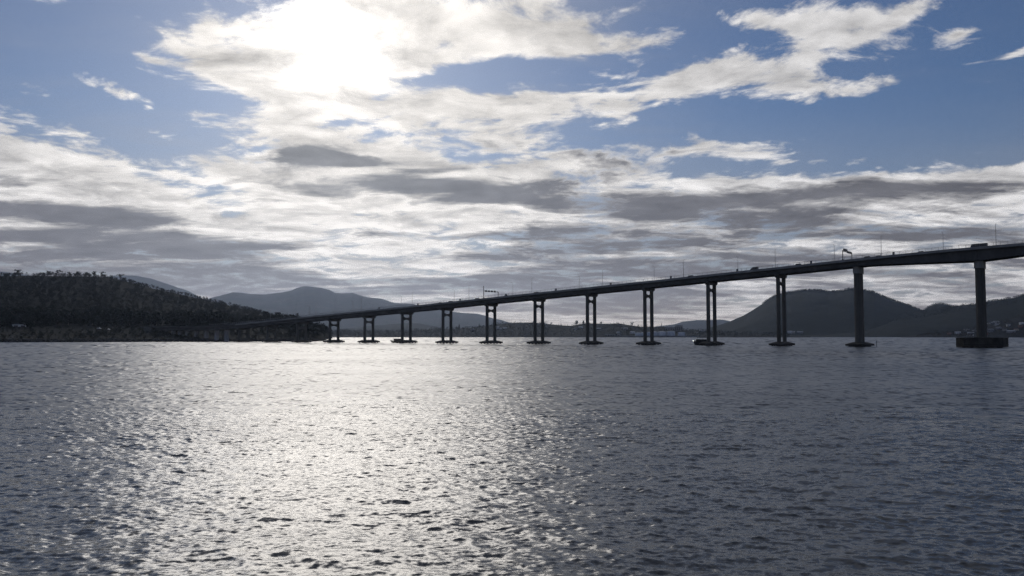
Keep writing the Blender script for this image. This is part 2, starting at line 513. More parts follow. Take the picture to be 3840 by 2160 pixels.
def build_water():
    # rows: dense near the viewer's shore, wider apart further out
    fpx = 853.0
    rows_p = np.concatenate([np.linspace(300, 8, 860), np.geomspace(7.8, 0.33, 40)])
    dist = fpx * EYE / rows_p                      # 16.8 m ... 15 km
    near_rows = np.array([2.0, 5.0, 8.0, 11.0, 13.0, 15.0])
    dist = np.concatenate([near_rows, dist])
    na = 820
    ang = np.radians(np.linspace(-41, 41, na))
    ring = np.radians(np.concatenate([np.linspace(-180, -44, 24), np.linspace(44, 180, 24)]))
    full = np.concatenate([ring[:24], ang, ring[24:]])
    A, Dm = np.meshgrid(full, dist, indexing='xy')
    x = Dm * np.sin(A)
    y = Dm * np.cos(A)
    dd = np.gradient(dist)[:, None]
    wa = Dm * (ang[1] - ang[0])
    cell = np.maximum(dd * np.ones_like(A), wa)
    bands = [  # (n, L, lo, hi, peak, spread, seed, rms slope)
        (512, 181.0, 2.6, 24.0, 5.0, 3.0, 1, 0.034),
        (1024, 83.0, 0.9, 2.6, 2.2, 1.4, 2, 0.068),
        (1024, 31.0, 0.26, 0.9, 1.5, 1.2, 3, 0.112),
    ]
    z = np.zeros_like(x)
    ox = np.zeros_like(x)
    oy = np.zeros_like(x)
    lost = np.zeros_like(x)
    slx = np.zeros_like(x)
    sly = np.zeros_like(x)
    total = 0.0
    for n, L, lo, hi, pk, sp, sd, rms in bands:
        h, hx, hy, gx, gy = wave_tile(n, L, lo, hi, pk, sp, sd)
        w = np.clip((lo * 2.5 - cell) / (lo * 2.0), 0, 1)   # fade a band where the grid can no longer carry it
        gust = 0.8 + 0.4 * np.sin(x * 0.021 + 1.3 * np.sin(y * 0.013)) * np.sin(y * 0.027 + 0.8)
        a = rms * w * gust
        z += sample(h, L, x, y) * a
        ox += sample(hx, L, x, y) * a * 0.9
        oy += sample(hy, L, x, y) * a * 0.9
        # what the grid is too coarse to carry as shape is kept as slope on its points
        k_ = rms * np.sqrt(1 - w ** 2) * gust
        slx += sample(gx, L, x, y) * k_
        sly += sample(gy, L, x, y) * k_
        lost += rms ** 2 * (1 - w ** 2)
        total += rms ** 2
    fade = np.clip((np.abs(A) - math.radians(41)) / 0.05, 0, 1)
    z *= (1 - fade)
    x = x + ox * (1 - fade)
    y = y + oy * (1 - fade)
    lost = np.sqrt(lost * (1 - fade) + total * fade)
    nr, nc = x.shape
    V = np.empty((nr * nc + 1, 3), np.float32)
    V[:-1, 0], V[:-1, 1], V[:-1, 2] = x.ravel(), y.ravel(), z.ravel()
    V[-1] = (0, 0, 0)
    i, j = np.meshgrid(np.arange(nr - 1), np.arange(nc - 1), indexing='ij')
    a = (i * nc + j).ravel()
    quads = np.stack([a, a + 1, a + nc + 1, a + nc], 1)[:, ::-1]
    tris = np.stack([np.full(nc - 1, nr * nc), np.arange(nc - 1) + 1, np.arange(nc - 1)], 1)[:, ::-1]
    me = bpy.data.meshes.new('water')
    me.vertices.add(len(V))
    me.vertices.foreach_set('co', V.ravel())
    loops = np.concatenate([quads.ravel(), tris.ravel()])
    me.loops.add(len(loops))
    me.loops.foreach_set('vertex_index', loops.astype(np.int32))
    starts = np.concatenate([np.arange(len(quads)) * 4, len(quads) * 4 + np.arange(len(tris)) * 3])
    me.polygons.add(len(starts))
    me.polygons.foreach_set('loop_start', starts.astype(np.int32))
    me.update(calc_edges=True)
    me.validate()
    for q_ in (slx, sly):
        q_[:, 1:-1] = (q_[:, :-2] + 2 * q_[:, 1:-1] + q_[:, 2:]) / 4 * 1.6
    sl = np.zeros((len(V), 3), np.float32)
    sl[:-1, 0], sl[:-1, 1] = (slx * (1 - fade)).ravel(), (sly * (1 - fade)).ravel()
    sa = me.attributes.new('wave_slope', 'FLOAT_VECTOR', 'POINT')
    sa.data.foreach_set('vector', sl.ravel())
    at = me.attributes.new('fine_waves', 'FLOAT', 'POINT')
    at.data.foreach_set('value', np.append(lost.ravel(), 0.1).astype(np.float32))
    me.shade_smooth()
    o = bpy.data.objects.new('water', me)
    col.objects.link(o)
    tag(o, kind='structure')

    def f(N, p):
        g = N.new('ShaderNodeNewGeometry')
        pos = g.outputs['Position']
        at_ = N.new('ShaderNodeAttribute')
        at_.attribute_name = 'fine_waves'
        amp = at_.outputs['Fac']

        def slope(vec, scale, k, detail=2.0):
            t_ = N.new('ShaderNodeTexNoise')
            N.put(t_.inputs['Vector'], vec)
            t_.inputs['Scale'].default_value = scale
            t_.inputs['Detail'].default_value = detail
            t_.inputs['Roughness'].default_value = 0.6
            c = N.vm('SUBTRACT', t_.outputs['Color'], (0.5, 0.5, 0.5))
            return N.vm('MULTIPLY', c, (k * 0.8, k, 0.0))
        st = N.vm('MULTIPLY', pos, (0.62, 1.0, 0.0))
        big = slope(st, 0.55, 5.0, 4.0)
        rip = slope(N.vm('MULTIPLY', pos, (0.8, 1.0, 0.0)), 5.0, 1.05, 5.0)
        patch = N.step(N.noise(N.vm('MULTIPLY', pos, (0.35, 1.0, 0.0)), 0.035, 3.0, 0.6), 0.35, 0.65, 0.86, 1.1)
        ga = N.noise(N.vm('MULTIPLY', pos, (0.32, 0.09, 0.0)), 1.0, 6.0, 0.7)
        grp = N.m('MULTIPLY', N.m('SUBTRACT', ga, 0.5), 3.0)
        grp = N.xyz(0.0, grp, 0.0)
        s = N.vm('ADD', N.vm('SCALE', N.vm('ADD', big, grp), N.m('ADD', amp, 0.035)), rip)
        ws = N.new('ShaderNodeAttribute')
        ws.attribute_name = 'wave_slope'
        s = N.vm('ADD', N.vm('SCALE', s, patch), N.vm('SCALE', ws.outputs['Vector'], 1.6))
        nn = N.vm('NORMALIZE', N.vm('SUBTRACT', g.outputs['Normal'], s))
        N.put(p.inputs['Normal'], nn)
        p.inputs['IOR'].default_value = 1.333
        p.inputs['Base Color'].default_value = (0.064, 0.068, 0.066, 1)
        un = N.m('SQRT', N.m('MULTIPLY_ADD', N.m('MULTIPLY', amp, amp), 0.22, 0.0012))
        N.put(p.inputs['Roughness'], N.m('SQRT', N.m('MULTIPLY', un, N.m('MULTIPLY', patch, 1.41))))
    m = material('river_water', 0.07, build=f, spec=0.5)
    me.materials.append(m)
    return o


build_water()

# ================================================================ terrain
def interp(prof, x):
    xs = [p[0] for p in prof]
    ys = [p[1] for p in prof]
    return np.interp(x, xs, ys)


def px_az(px):
    return np.arctan((np.asarray(px, float) - 1920) / 3205.0)


def px_tan(py):
    return (1258.5 - np.asarray(py, float)) / 3210.0


def fbm(x, y, seed, octaves=5):
    rng = np.random.default_rng(seed)
    out = np.zeros_like(x)
    a = 1.0
    for k in range(octaves):
        for _ in range(3):
            th, ph = rng.uniform(0, np.pi), rng.uniform(0, 6.28)
            fq = 2 ** k * rng.uniform(0.7, 1.4)
            out += a * np.sin((x * np.cos(th) + y * np.sin(th)) * fq + ph + 0.7 * np.sin(y * fq * 0.7 + ph)) / 3
        a *= 0.5
    return out


TERRAINS = {}


def terrain(name, prof, r0, r1, r2, mat, seed, nx=260, nr=44, shape=1.7, rough=0.35, crest=0.0, steps=None, wav=300.0):
    """land whose skyline follows a surveyed ridge: shore at range r0, ridge at r1, falling away to r2"""
    px = np.linspace(prof[0][0], prof[-1][0], nx)
    az_ = px_az(px)
    pk = px_tan(interp(prof, px))
    R0 = interp(r0, px) if isinstance(r0, list) else np.full(nx, float(r0))
    R1 = R0 + (r1 - (r0[0][1] if isinstance(r0, list) else r0))
    nb = nr // 4
    t = np.concatenate([np.linspace(0, 1, nr) ** 1.3, np.linspace(1.08, 2, nb)])
    T, K = np.meshgrid(t, np.arange(nx), indexing='xy')
    R0m, R1m = R0[None, :].repeat(len(t), 0).T, R1[None, :].repeat(len(t), 0).T
    Rm = np.where(T <= 1, R0m + (R1m - R0m) * T, R1m + (r2 - r1) * (T - 1))
    base = -EYE / R0m
    g = 1 - (1 - np.clip(T, 0, 1)) ** shape
    pkm = pk[:, None] * np.ones_like(T)
    tan = base * (1 - g) + pkm * g
    if steps:
        st = np.interp(np.clip(T, 0, 1), [s_[0] for s_ in steps], [px_tan(s_[1]) for s_ in steps])
        hi_ = steps[-1][0]
        gg = np.clip((T - hi_) / (1 - hi_), 0, 1)
        gg = 1 - (1 - gg) ** shape
        tan = np.where(T <= hi_, st, px_tan(steps[-1][1]) * (1 - gg) + pkm * gg)
        tan = np.minimum(tan, np.maximum(pkm, base) + 0.0)
    X = Rm * np.sin(az_)[:, None]
    Y = Rm * np.cos(az_)[:, None]
    Z = EYE + tan * Rm
    bump = fbm(X / wav, Y / wav, seed, 6)
    w = np.clip(T, 0, 1) * np.clip(1 - T, 0, 1) * 4
    Z += bump * w * rough * np.maximum(Z, 0) * 0.35
    Z += crest * fbm(X / 35.0, Y / 35.0, seed + 3, 4) * np.clip(T * 3, 0, 1)
    Z = np.where(T > 1, np.where(Z > -1, (EYE + pkm * R1m) * np.cos((T - 1) * np.pi / 2) - 1.0 * (T - 1), Z), Z)
    Z[:, 0] = -1.0
    Z[:, -1] = -1.0
    Z = np.maximum(Z, -1.0)
    n = len(t)
    V = np.stack([X, Y, Z], -1).reshape(-1, 3)
    i, j = np.meshgrid(np.arange(nx - 1), np.arange(n - 1), indexing='ij')
    a = (i * n + j).ravel()
    F = np.stack([a, a + n, a + n + 1, a + 1], 1)
    me = bpy.data.meshes.new(name)
    me.from_pydata(V.tolist(), [], F.tolist())
    me.materials.append(mat)
    me.shade_smooth()
    o = bpy.data.objects.new(name, me)
    col.objects.link(o)
    tag(o, kind='structure')
    TERRAINS[name] = dict(px=px, T=T, X=X, Y=Y, Z=Z, t=t, nr=nr)
    return o


def spot(name, px, t):
    """ground point of a terrain at bearing px and depth t"""
    q = TERRAINS[name]
    i = float(np.interp(px, q['px'], np.arange(len(q['px']))))
    j = float(np.interp(t, q['t'], np.arange(len(q['t']))))
    i0, j0 = min(int(i), len(q['px']) - 2), min(int(j), len(q['t']) - 2)
    fi, fj = i - i0, j - j0
    r = []
    for k in 'XYZ':
        m = q[k]
        r.append(m[i0, j0] * (1 - fi) * (1 - fj) + m[i0 + 1, j0] * fi * (1 - fj) + m[i0, j0 + 1] * (1 - fi) * fj + m[i0 + 1, j0 + 1] * fi * fj)
    return Vector(r)


def spot_y(name, px, py):
    """first ground point of a terrain that is seen at bearing px and height py"""
    want = float(px_tan(py))
    for t in np.linspace(0.02, 1.0, 120):
        p = spot(name, px, t)
        if (p.z - EYE) / math.hypot(p.x, p.y) >= want:
            return p
    return spot(name, px, 1.0)


# far mountains
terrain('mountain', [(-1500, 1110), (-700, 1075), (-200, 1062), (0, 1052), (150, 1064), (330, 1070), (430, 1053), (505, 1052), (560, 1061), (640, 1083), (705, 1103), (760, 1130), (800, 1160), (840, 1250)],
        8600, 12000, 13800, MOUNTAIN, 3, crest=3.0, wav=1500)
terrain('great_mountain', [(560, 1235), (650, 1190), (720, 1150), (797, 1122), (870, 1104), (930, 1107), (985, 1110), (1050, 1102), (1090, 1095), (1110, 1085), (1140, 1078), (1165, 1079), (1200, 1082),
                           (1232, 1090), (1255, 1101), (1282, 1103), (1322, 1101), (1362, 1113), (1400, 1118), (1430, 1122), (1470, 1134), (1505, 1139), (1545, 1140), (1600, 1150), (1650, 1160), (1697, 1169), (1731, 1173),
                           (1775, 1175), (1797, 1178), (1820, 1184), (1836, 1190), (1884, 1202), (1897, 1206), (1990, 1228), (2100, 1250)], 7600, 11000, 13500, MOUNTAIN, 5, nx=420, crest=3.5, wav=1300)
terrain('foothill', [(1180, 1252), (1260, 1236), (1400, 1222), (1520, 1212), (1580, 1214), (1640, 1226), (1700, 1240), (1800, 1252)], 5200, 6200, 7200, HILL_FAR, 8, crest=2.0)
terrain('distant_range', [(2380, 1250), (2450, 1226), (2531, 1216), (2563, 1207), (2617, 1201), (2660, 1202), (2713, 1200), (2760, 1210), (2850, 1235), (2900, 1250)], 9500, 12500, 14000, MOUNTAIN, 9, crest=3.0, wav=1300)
# right shore
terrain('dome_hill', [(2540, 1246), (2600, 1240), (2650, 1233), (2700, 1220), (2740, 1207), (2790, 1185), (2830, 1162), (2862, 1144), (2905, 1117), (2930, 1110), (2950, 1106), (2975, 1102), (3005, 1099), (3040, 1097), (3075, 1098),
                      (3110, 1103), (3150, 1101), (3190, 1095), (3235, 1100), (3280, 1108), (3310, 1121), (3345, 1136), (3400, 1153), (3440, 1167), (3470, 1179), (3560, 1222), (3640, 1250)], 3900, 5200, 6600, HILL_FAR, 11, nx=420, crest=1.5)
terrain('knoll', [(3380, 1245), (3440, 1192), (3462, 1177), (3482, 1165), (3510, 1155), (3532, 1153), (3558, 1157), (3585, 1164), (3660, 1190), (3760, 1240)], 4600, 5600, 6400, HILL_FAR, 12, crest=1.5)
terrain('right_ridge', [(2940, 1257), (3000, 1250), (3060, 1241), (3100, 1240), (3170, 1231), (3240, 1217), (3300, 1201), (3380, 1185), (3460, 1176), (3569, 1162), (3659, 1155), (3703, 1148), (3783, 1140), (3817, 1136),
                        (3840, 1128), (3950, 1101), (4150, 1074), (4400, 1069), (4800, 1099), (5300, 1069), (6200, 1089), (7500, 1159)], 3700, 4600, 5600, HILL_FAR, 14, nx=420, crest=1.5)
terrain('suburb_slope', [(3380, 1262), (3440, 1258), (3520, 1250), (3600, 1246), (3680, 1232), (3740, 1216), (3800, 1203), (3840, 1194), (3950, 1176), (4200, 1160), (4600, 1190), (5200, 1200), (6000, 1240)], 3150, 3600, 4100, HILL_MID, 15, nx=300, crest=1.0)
# middle headland
terrain('headland', [(1200, 1262), (1235, 1250), (1274, 1241), (1330, 1243), (1400, 1243), (1500, 1243), (1570, 1238), (1640, 1236), (1700, 1232), (1760, 1230), (1800, 1226), (1850, 1218), (1900, 1212), (1950, 1210), (2000, 1211), (2050, 1213),
                     (2100, 1219), (2140, 1222), (2200, 1212), (2250, 1214), (2320, 1213), (2360, 1220), (2400, 1226), (2480, 1226), (2520, 1230), (2560, 1236), (2620, 1240), (2700, 1244), (2800, 1250), (2960, 1257), (3040, 1262)],
        2950, 3500, 4100, HILL_MID, 17, nx=420, crest=1.2, shape=1.5)
# left shore with its bank and grass terrace
terrain('left_hill', [(-2600, 1191), (-2000, 1131), (-1400, 1086), (-900, 1091), (-500, 1073), (-200, 1075), (0, 1067), (100, 1062), (200, 1060), (330, 1057), (400, 1059), (450, 1068), (560, 1094), (700, 1120), (830, 1145), (950, 1169), (1000, 1180),
                      (1040, 1195), (1075, 1207), (1110, 1223), (1150, 1235), (1200, 1245), (1225, 1248), (1245, 1266), (1262, 1276), (1270, 1290)],
        [(-2600, 868), (1120, 868), (1170, 885), (1215, 990), (1240, 1800), (1262, 2300), (1270, 2400)], 1600, 2100, HILL_NEAR, 21, nx=520, nr=80, crest=0.8, shape=1.25,
        steps=[(0, 1280.2), (0.012, 1270), (0.05, 1262), (0.12, 1247), (0.2, 1232), (0.28, 1221)], wav=160)

# ================================================================ trees
def tree_shape(rng, kind):
    """triangles of one crown in a unit-height tree: leaf sprays gathered in clumps"""
    tris = []
    if kind == 'gum':
        clumps = [(rng.uniform(-.26, .26), rng.uniform(-.26, .26), rng.uniform(.30, .88), rng.uniform(.12, .20), .7) for _ in range(9)]
    elif kind == 'umbrella':
        clumps = [(rng.uniform(-.45, .45), rng.uniform(-.4, .4), rng.uniform(.62, .9), rng.uniform(.10, .17), .5) for _ in range(6)] + [(rng.uniform(-.2, .2), rng.uniform(-.2, .2), z, .14, .9) for z in (.25, .4, .55)]
    elif kind == 'round':
        clumps = [(rng.uniform(-.2, .2), rng.uniform(-.2, .2), rng.uniform(.25, .85), rng.uniform(.15, .24), .9) for _ in range(9)]
    else:  # conifer
        clumps = [(rng.uniform(-.02, .02), rng.uniform(-.02, .02), z, .25 * (1.08 - z) + .02, .7) for z in np.linspace(.15, .97, 9)]
    for cx, cy, cz, r, sq in clumps:
        for _ in range(9):
            d = rng.normal(size=3)
            d /= np.linalg.norm(d)
            c = np.array([cx, cy, cz]) + d * np.array([r, r, r * sq]) * rng.uniform(.5, 1.0)
            a = rng.normal(size=3)
            a /= np.linalg.norm(a)
            b = np.cross(a, d)
            b /= np.linalg.norm(b) + 1e-6
            s = r * rng.uniform(.35, .6)
            tris.append([c + a * s, c - a * s * .6 + b * s * .7, c - a * s * .5 - b * s * .7])
    return np.array(tris)


_rng = np.random.default_rng(5)
SHAPES = {k: [tree_shape(_rng, k) for _ in range(6)] for k in ('gum', 'umbrella', 'round', 'conifer')}


def forest(name, pts, mat, label, kinds=('gum', 'gum', 'round'), hmin=7, hmax=13, seed=1, keep=1.0):
    rng = np.random.default_rng(seed)
    chunks = []
    for p in pts:
        sh = SHAPES[kinds[rng.integers(len(kinds))]][rng.integers(6)]
        if keep < 1.0:
            sh = sh[rng.random(len(sh)) < keep] * 1.0
        h = rng.uniform(hmin, hmax)
        w = h * rng.uniform(.85, 1.25)
        a = rng.uniform(0, 6.28)
        c, s = math.cos(a), math.sin(a)
        q = sh.reshape(-1, 3)
        q = np.stack([(q[:, 0] * c - q[:, 1] * s) * w + p[0], (q[:, 0] * s + q[:, 1] * c) * w + p[1], q[:, 2] * h + p[2] - 0.12 * h], 1)
        chunks.append(q)
    V = np.concatenate(chunks).astype(np.float32)
    n = len(V) // 3
    me = bpy.data.meshes.new(name)
    me.vertices.add(len(V))
    me.vertices.foreach_set('co', V.ravel())
    me.loops.add(len(V))
    me.loops.foreach_set('vertex_index', np.arange(len(V), dtype=np.int32))
    me.polygons.add(n)
    me.polygons.foreach_set('loop_start', np.arange(n, dtype=np.int32) * 3)
    me.update(calc_edges=True)
    me.materials.append(mat)
    o = bpy.data.objects.new(name, me)
    col.objects.link(o)
    tag(o, label, name.replace('_', ' '), kind='stuff')
    return o


def scatter(name, n, px0, px1, t0, t1, seed, accept=None):
    rng = np.random.default_rng(seed)
    out = []
    while len(out) < n:
        px, t = rng.uniform(px0, px1), t0 + (t1 - t0) * rng.random()
        if accept and not accept(px, t, rng):
            continue
        p = spot(name, px, t)
        if p.z > 1.0:
            out.append(p)
    return out


forest('forest', scatter('left_hill', 3800, -500, 1110, 0.30, 1.02, 1), LEAF, 'dark gum forest covering the hill on the left shore', seed=2, hmin=4, hmax=9, keep=0.8)
forest('tree_belt', scatter('left_hill', 620, -500, 1120, 0.22, 0.36, 3, lambda px, t, r: r.random() < 0.55 + 0.45 * math.sin(px / 55.0)), LEAF_DARK,
       'belt of dark trees along the foot of the left hill', kinds=('round', 'gum', 'conifer'), seed=4, hmin=9, hmax=19)
forest('shore_scrub', scatter('left_hill', 700, -400, 1215, 0.01, 0.20, 5, lambda px, t, r: r.random() < (0.9 if px > 430 or t < 0.1 else 0.3)), LEAF_DARK,
       'low dark scrub on the bank above the left waterline', kinds=('round',), seed=6, hmin=2.5, hmax=6, keep=0.7)
forest('point_trees', scatter('left_hill', 260, 1085, 1244, 0.02, 0.9, 7), LEAF_DARK, 'bushy trees on the low point behind the left end of the bridge', kinds=('round', 'gum'), seed=8, hmin=7, hmax=15)
forest('headland_trees', scatter('headland', 2300, 1215, 2960, 0.03, 1.0, 9, lambda px, t, r: r.random() < (0.85 if px < 2050 else 0.5) and not (2360 < px < 2600 and t < 0.3)), LEAF_DARK,
       'dark trees over the low headland behind the bridge', kinds=('round', 'gum', 'conifer'), seed=10, hmin=6, hmax=13, keep=0.5)
forest('dome_hill_trees', scatter('dome_hill', 1300, 2860, 3470, 0.90, 1.0, 11), LEAF_FAR, 'trees along the crest of the dome-shaped hill', kinds=('round',), seed=12, hmin=7, hmax=13, keep=0.4)
forest('right_ridge_trees', scatter('right_ridge', 1500, 3000, 4000, 0.6, 1.03, 13), LEAF_FAR, 'trees along the dark ridge on the right shore', kinds=('round',), seed=14, hmin=6, hmax=11, keep=0.4)
forest('knoll_trees', scatter('knoll', 300, 3440, 3600, 0.9, 1.03, 15), LEAF_FAR, 'trees on the small round knoll behind the right ridge', kinds=('gum',), seed=16, hmin=6, hmax=11, keep=0.4)
forest('suburb_trees', scatter('suburb_slope', 900, 3440, 4100, 0.02, 1.0, 17), LEAF_BROWN, 'brown-green garden trees between the houses on the right shore', kinds=('round', 'gum'), seed=18, hmin=5, hmax=12, keep=0.45)


def single_tree(p, h, kind, mat, label, group, seed):
    rng = np.random.default_rng(seed)
    t = empty('gum_tree' if kind in ('gum', 'umbrella') else 'pine_tree' if kind == 'conifer' else 'broadleaf_tree', tuple(p - Vector((0, 0, 0.3))))
    tag(t, label, 'tree', group)
    tr = MB()
    lean = Vector((rng.uniform(-.06, .06), rng.uniform(-.06, .06), 0)) * h
    top = Vector((0, 0, h * 0.62)) + lean
    tr.tube((0, 0, 0), top * 0.5, h * .028, 6, h * .02)
    tr.tube(top * 0.5, top, h * .02, 6, h * .01)
    for k in range(5):
        a = k * 1.26 + rng.uniform(0, .6)
        tr.tube(top * (0.5 + 0.09 * k), top * (0.55 + 0.08 * k) + Vector((math.cos(a), math.sin(a), 0.9)) * h * .26, h * .011, 5, h * .004)
    tr.build('trunk', BARK, t)
    sh = np.concatenate([SHAPES[kind][rng.integers(6)], tree_shape(rng, kind), tree_shape(rng, kind)]).reshape(-1, 3) * h
    me = bpy.data.meshes.new('crown')
    me.from_pydata(sh.tolist(), [], [(3 * i, 3 * i + 1, 3 * i + 2) for i in range(len(sh) // 3)])
    me.materials.append(mat)
    c = bpy.data.objects.new('crown', me)
    col.objects.link(c)
    c.parent = t
    return t


sky_trees = [(62, 12, 'umbrella', 'dark gum tree standing clear of the hilltop, nearest the left edge of the photo'),
             (176, 9, 'gum', 'small round-headed gum on the hill crest, second from the left edge'),
             (214, 11, 'umbrella', 'ragged flat-topped gum just left of the highest part of the hill'),
             (284, 9, 'round', 'dense round tree at the summit of the left hill'),
             (318, 8, 'gum', 'gum with an open crown just right of the summit clump'),
             (345, 10, 'gum', 'broad dark gum before the crest starts to fall'),
             (378, 10, 'umbrella', 'spreading gum with a see-through crown on the falling crest'),
             (446, 11, 'umbrella', 'flat-topped gum alone at the shoulder of the hill, beside the distant mountain')]
for k, (px, h, kd, lb) in enumerate(sky_trees):
    single_tree(spot('left_hill', px, 1.0), h, kd, LEAF_DARK, lb, 'gum trees breaking the skyline of the left hill', 40 + k)
foot_trees = [(60, 21, 'tall dark tree at the foot of the hill, nearest the left edge'), (255, 19, 'tall dark tree above the left end of the grass terrace'), (345, 20, 'rounded dark tree above the middle of the grass terrace'),
              (486, 17, 'dark tree above the right end of the grass terrace'), (585, 17, 'dark tree left of the approach viaduct'), (672, 19, 'pointed dark tree above the left end of the approach viaduct'),
              (710, 18, 'dark round tree above the widest gap of the approach viaduct'), (795, 17, 'dark tree with a level top above the approach viaduct'), (845, 18, 'twin-headed dark tree where the bridge deck meets the hill')]
for k, (px, h, lb) in enumerate(foot_trees):
    single_tree(spot('left_hill', px, 0.24), h, 'round', LEAF_DARK, lb, 'tall dark trees at the foot of the left hill', 60 + k)
head_trees = [(1664, 15, 'conifer', 'small pointed tree on the headland between the third and fourth full piers'), (1722, 20, 'conifer', 'pointed pine on the headland just right of the fourth full pier'), (1797, 16, 'conifer', 'narrow pine on the headland left of the fifth pier'),
              (2163, 19, 'round', 'round tree on the headland skyline between two bridge piers'), (2188, 15, 'round', 'smaller round tree beside the round skyline tree'), (2371, 15, 'umbrella', 'lone thin tree where the headland skyline dips to the right'),
              (2255, 11, 'gum', 'low tree on the headland skyline just right of a tall pier')]
for k, (px, h, kd, lb) in enumerate(head_trees):
    single_tree(spot('headland', px, 0.98), h, kd, LEAF_DARK, lb, 'single trees on the headland skyline', 80 + k)

# ================================================================ the bridge
SPAN = 42.7
B0 = Vector((-150.34, 722.0, 0))
BU = Vector((0.79122, -0.61153, 0))          # along the bridge, towards the navigation span
BT = Vector((-0.61153, -0.79122, 0))         # across the bridge, towards the viewer
BANG = math.atan2(BU.y, BU.x)
TOP = [(-6.4, 15.4), (-5, 15.2), (-4, 15.3), (-3.1, 16.3), (-2, 19.1), (-0.5, 22.55), (1, 25.75), (2, 27.95), (3, 30.3), (4, 32.7), (5, 35.0), (6, 37.3), (7, 39.65), (8, 42.0), (9, 44.4), (10, 46.85), (10.7, 48.5), (11.37, 49.7), (11.9, 50.3),
       (12.5, 50.55), (13.1, 50.3), (13.63, 49.7), (15, 46.9), (17, 42.2)]
TOPX = np.linspace(-6.4, 17, 469)
_z = np.interp(TOPX, [p[0] for p in TOP], [p[1] for p in TOP])
_k = np.ones(25) / 25
_zs = np.convolve(np.pad(_z, 12, mode='reflect', reflect_type='odd'), _k, 'valid')


def ztop(s):
    """top of the concrete parapet at span coordinate s"""
    return float(np.interp(s, TOPX, _zs))


def depth(s):
    """structure depth, parapet top to girder soffit"""
    d = 3.9
    for c in (11.37, 13.63):
        q = abs(s - c)
        d = max(d, 6.7 - 2.9 * min(1.0, q / (0.95 if (s - c) * (12.5 - c) > 0 else 1.25)) ** 1.1)
    return d


def local(s, off=0.0, z=0.0):
    """bridge-local coordinates: x along, y across towards the viewer (negated to stay right-handed), z up"""
    return Vector((s * SPAN, -off, z))


bridge = empty('bridge', tuple(B0), BANG)
tag(bridge, 'long concrete road bridge on tall slender piers, rising from the left shore to the right', 'bridge')


def sweep(sec, s0, s1, n, zf=ztop):
    """prism of an (offset, dz) section between two span coordinates"""
    mb = MB()
    rings = []
    for i in range(n + 1):
        s = s0 + (s1 - s0) * i / n
        rings.append([tuple(local(s, o_, zf(s) + (dz(s) if callable(dz) else dz))) for o_, dz in sec])
    return mb.loft(rings)


S_END = 15.4
JOINT = 0.0006
supports = [-6.4, -5, -4, -3, -2, -1, 0, 1, 2, 3, 4, 5, 6, 7, 8, 9, 10, 11.37, 13.63, 15.0]
ends = supports + [S_END]
for a, b in zip(ends[:-1], ends[1:]):
    n = 10
    # deck slab with footways, then parapet kerbs on both edges
    sweep([(-8.8, -0.75), (8.8, -0.75), (8.8, -1.05), (7.7, -1.55), (-7.7, -1.55), (-8.8, -1.05)], a + JOINT, b - JOINT, n).build('deck_slab', CONCRETE, bridge)
    sweep([(-6.4, -0.745), (-6.4, -0.742), (6.4, -0.742), (6.4, -0.745)], a, b, n).build('roadway', ASPHALT, bridge)
    for o0, o1 in ((8.45, 8.82), (-8.82, -8.45)):
        sweep([(o0, -1.3), (o0, 0.0), (o1, 0.0), (o1, -1.3)], a + JOINT, b - JOINT, n).build('parapet', PALE_CONCRETE if a > -3.5 else GIRDER, bridge)  # low end in darker concrete, its shade put into the colour
    for off in (-6.6, -2.2, 2.2, 6.6):
        sweep([(off - 0.55, -1.553), (off - 0.28, -1.9), (off - 0.28, lambda s: -depth(s) + 0.5), (off - 0.5, lambda s: -depth(s)), (off + 0.5, lambda s: -depth(s)), (off + 0.28, lambda s: -depth(s) + 0.5), (off + 0.28, -1.9), (off + 0.55, -1.553)],
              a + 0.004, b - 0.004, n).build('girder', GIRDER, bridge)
    for off in (-2.4, 2.4):
        dash = MB()
        k = int((b - a) * SPAN / 12)
        for q in range(k):
            s = a + (q + 0.5) * (b - a) / k
            ds = 1.5 / SPAN
            z0, z1 = ztop(s - ds) - 0.738, ztop(s + ds) - 0.738
            dash.add([local(s - ds, off - .07, z0), local(s + ds, off - .07, z1), local(s + ds, off + .07, z1), local(s - ds, off + .07, z0)], [(0, 1, 2, 3)])
        tag(dash.build('lane_line', LINE, bridge), kind='stuff')
    if b - a > 0.9:
        m = (a + b) / 2
        zz = ztop(m) - depth(m)
        MB().box(m * SPAN - 0.5, m * SPAN + 0.5, -6.9, -6.3, zz - 0.35, zz + 0.02).build('drain_box', GIRDER, bridge)
    if a < -4.5:
        continue
    # steel railing standing on each parapet
    for off in (8.64, -8.64):
        post = MB()
        k = max(3, int(round((b - a) * SPAN / 3.05)))
        for q in range(k):
            s = a + (q + 0.5) * (b - a) / k
            p = local(s, off, ztop(s))
            post.box(p.x - 0.06, p.x + 0.06, p.y - 0.06, p.y + 0.06, p.z - 0.02, p.z + 1.42)
        rl = sweep([(off - 0.07, 1.36), (off - 0.07, 1.48), (off + 0.07, 1.48), (off + 0.07, 1.36)], a, b, n).build('railing', STEEL, bridge)
        tag(post.build('rail_post', STEEL, rl), kind='stuff')
        bars = sweep([(off - 0.02, 0.35), (off - 0.02, 0.39), (off + 0.02, 0.39), (off + 0.02, 0.35)], a, b, n)
        for hh in (0.62, 0.88, 1.12):
            q_ = sweep([(off - 0.02, hh), (off - 0.02, hh + .04), (off + 0.02, hh + .04), (off + 0.02, hh)], a, b, n)
            bars.add(q_.v, q_.f)
        tag(bars.build('rail_bar', STEEL, rl), kind='stuff')


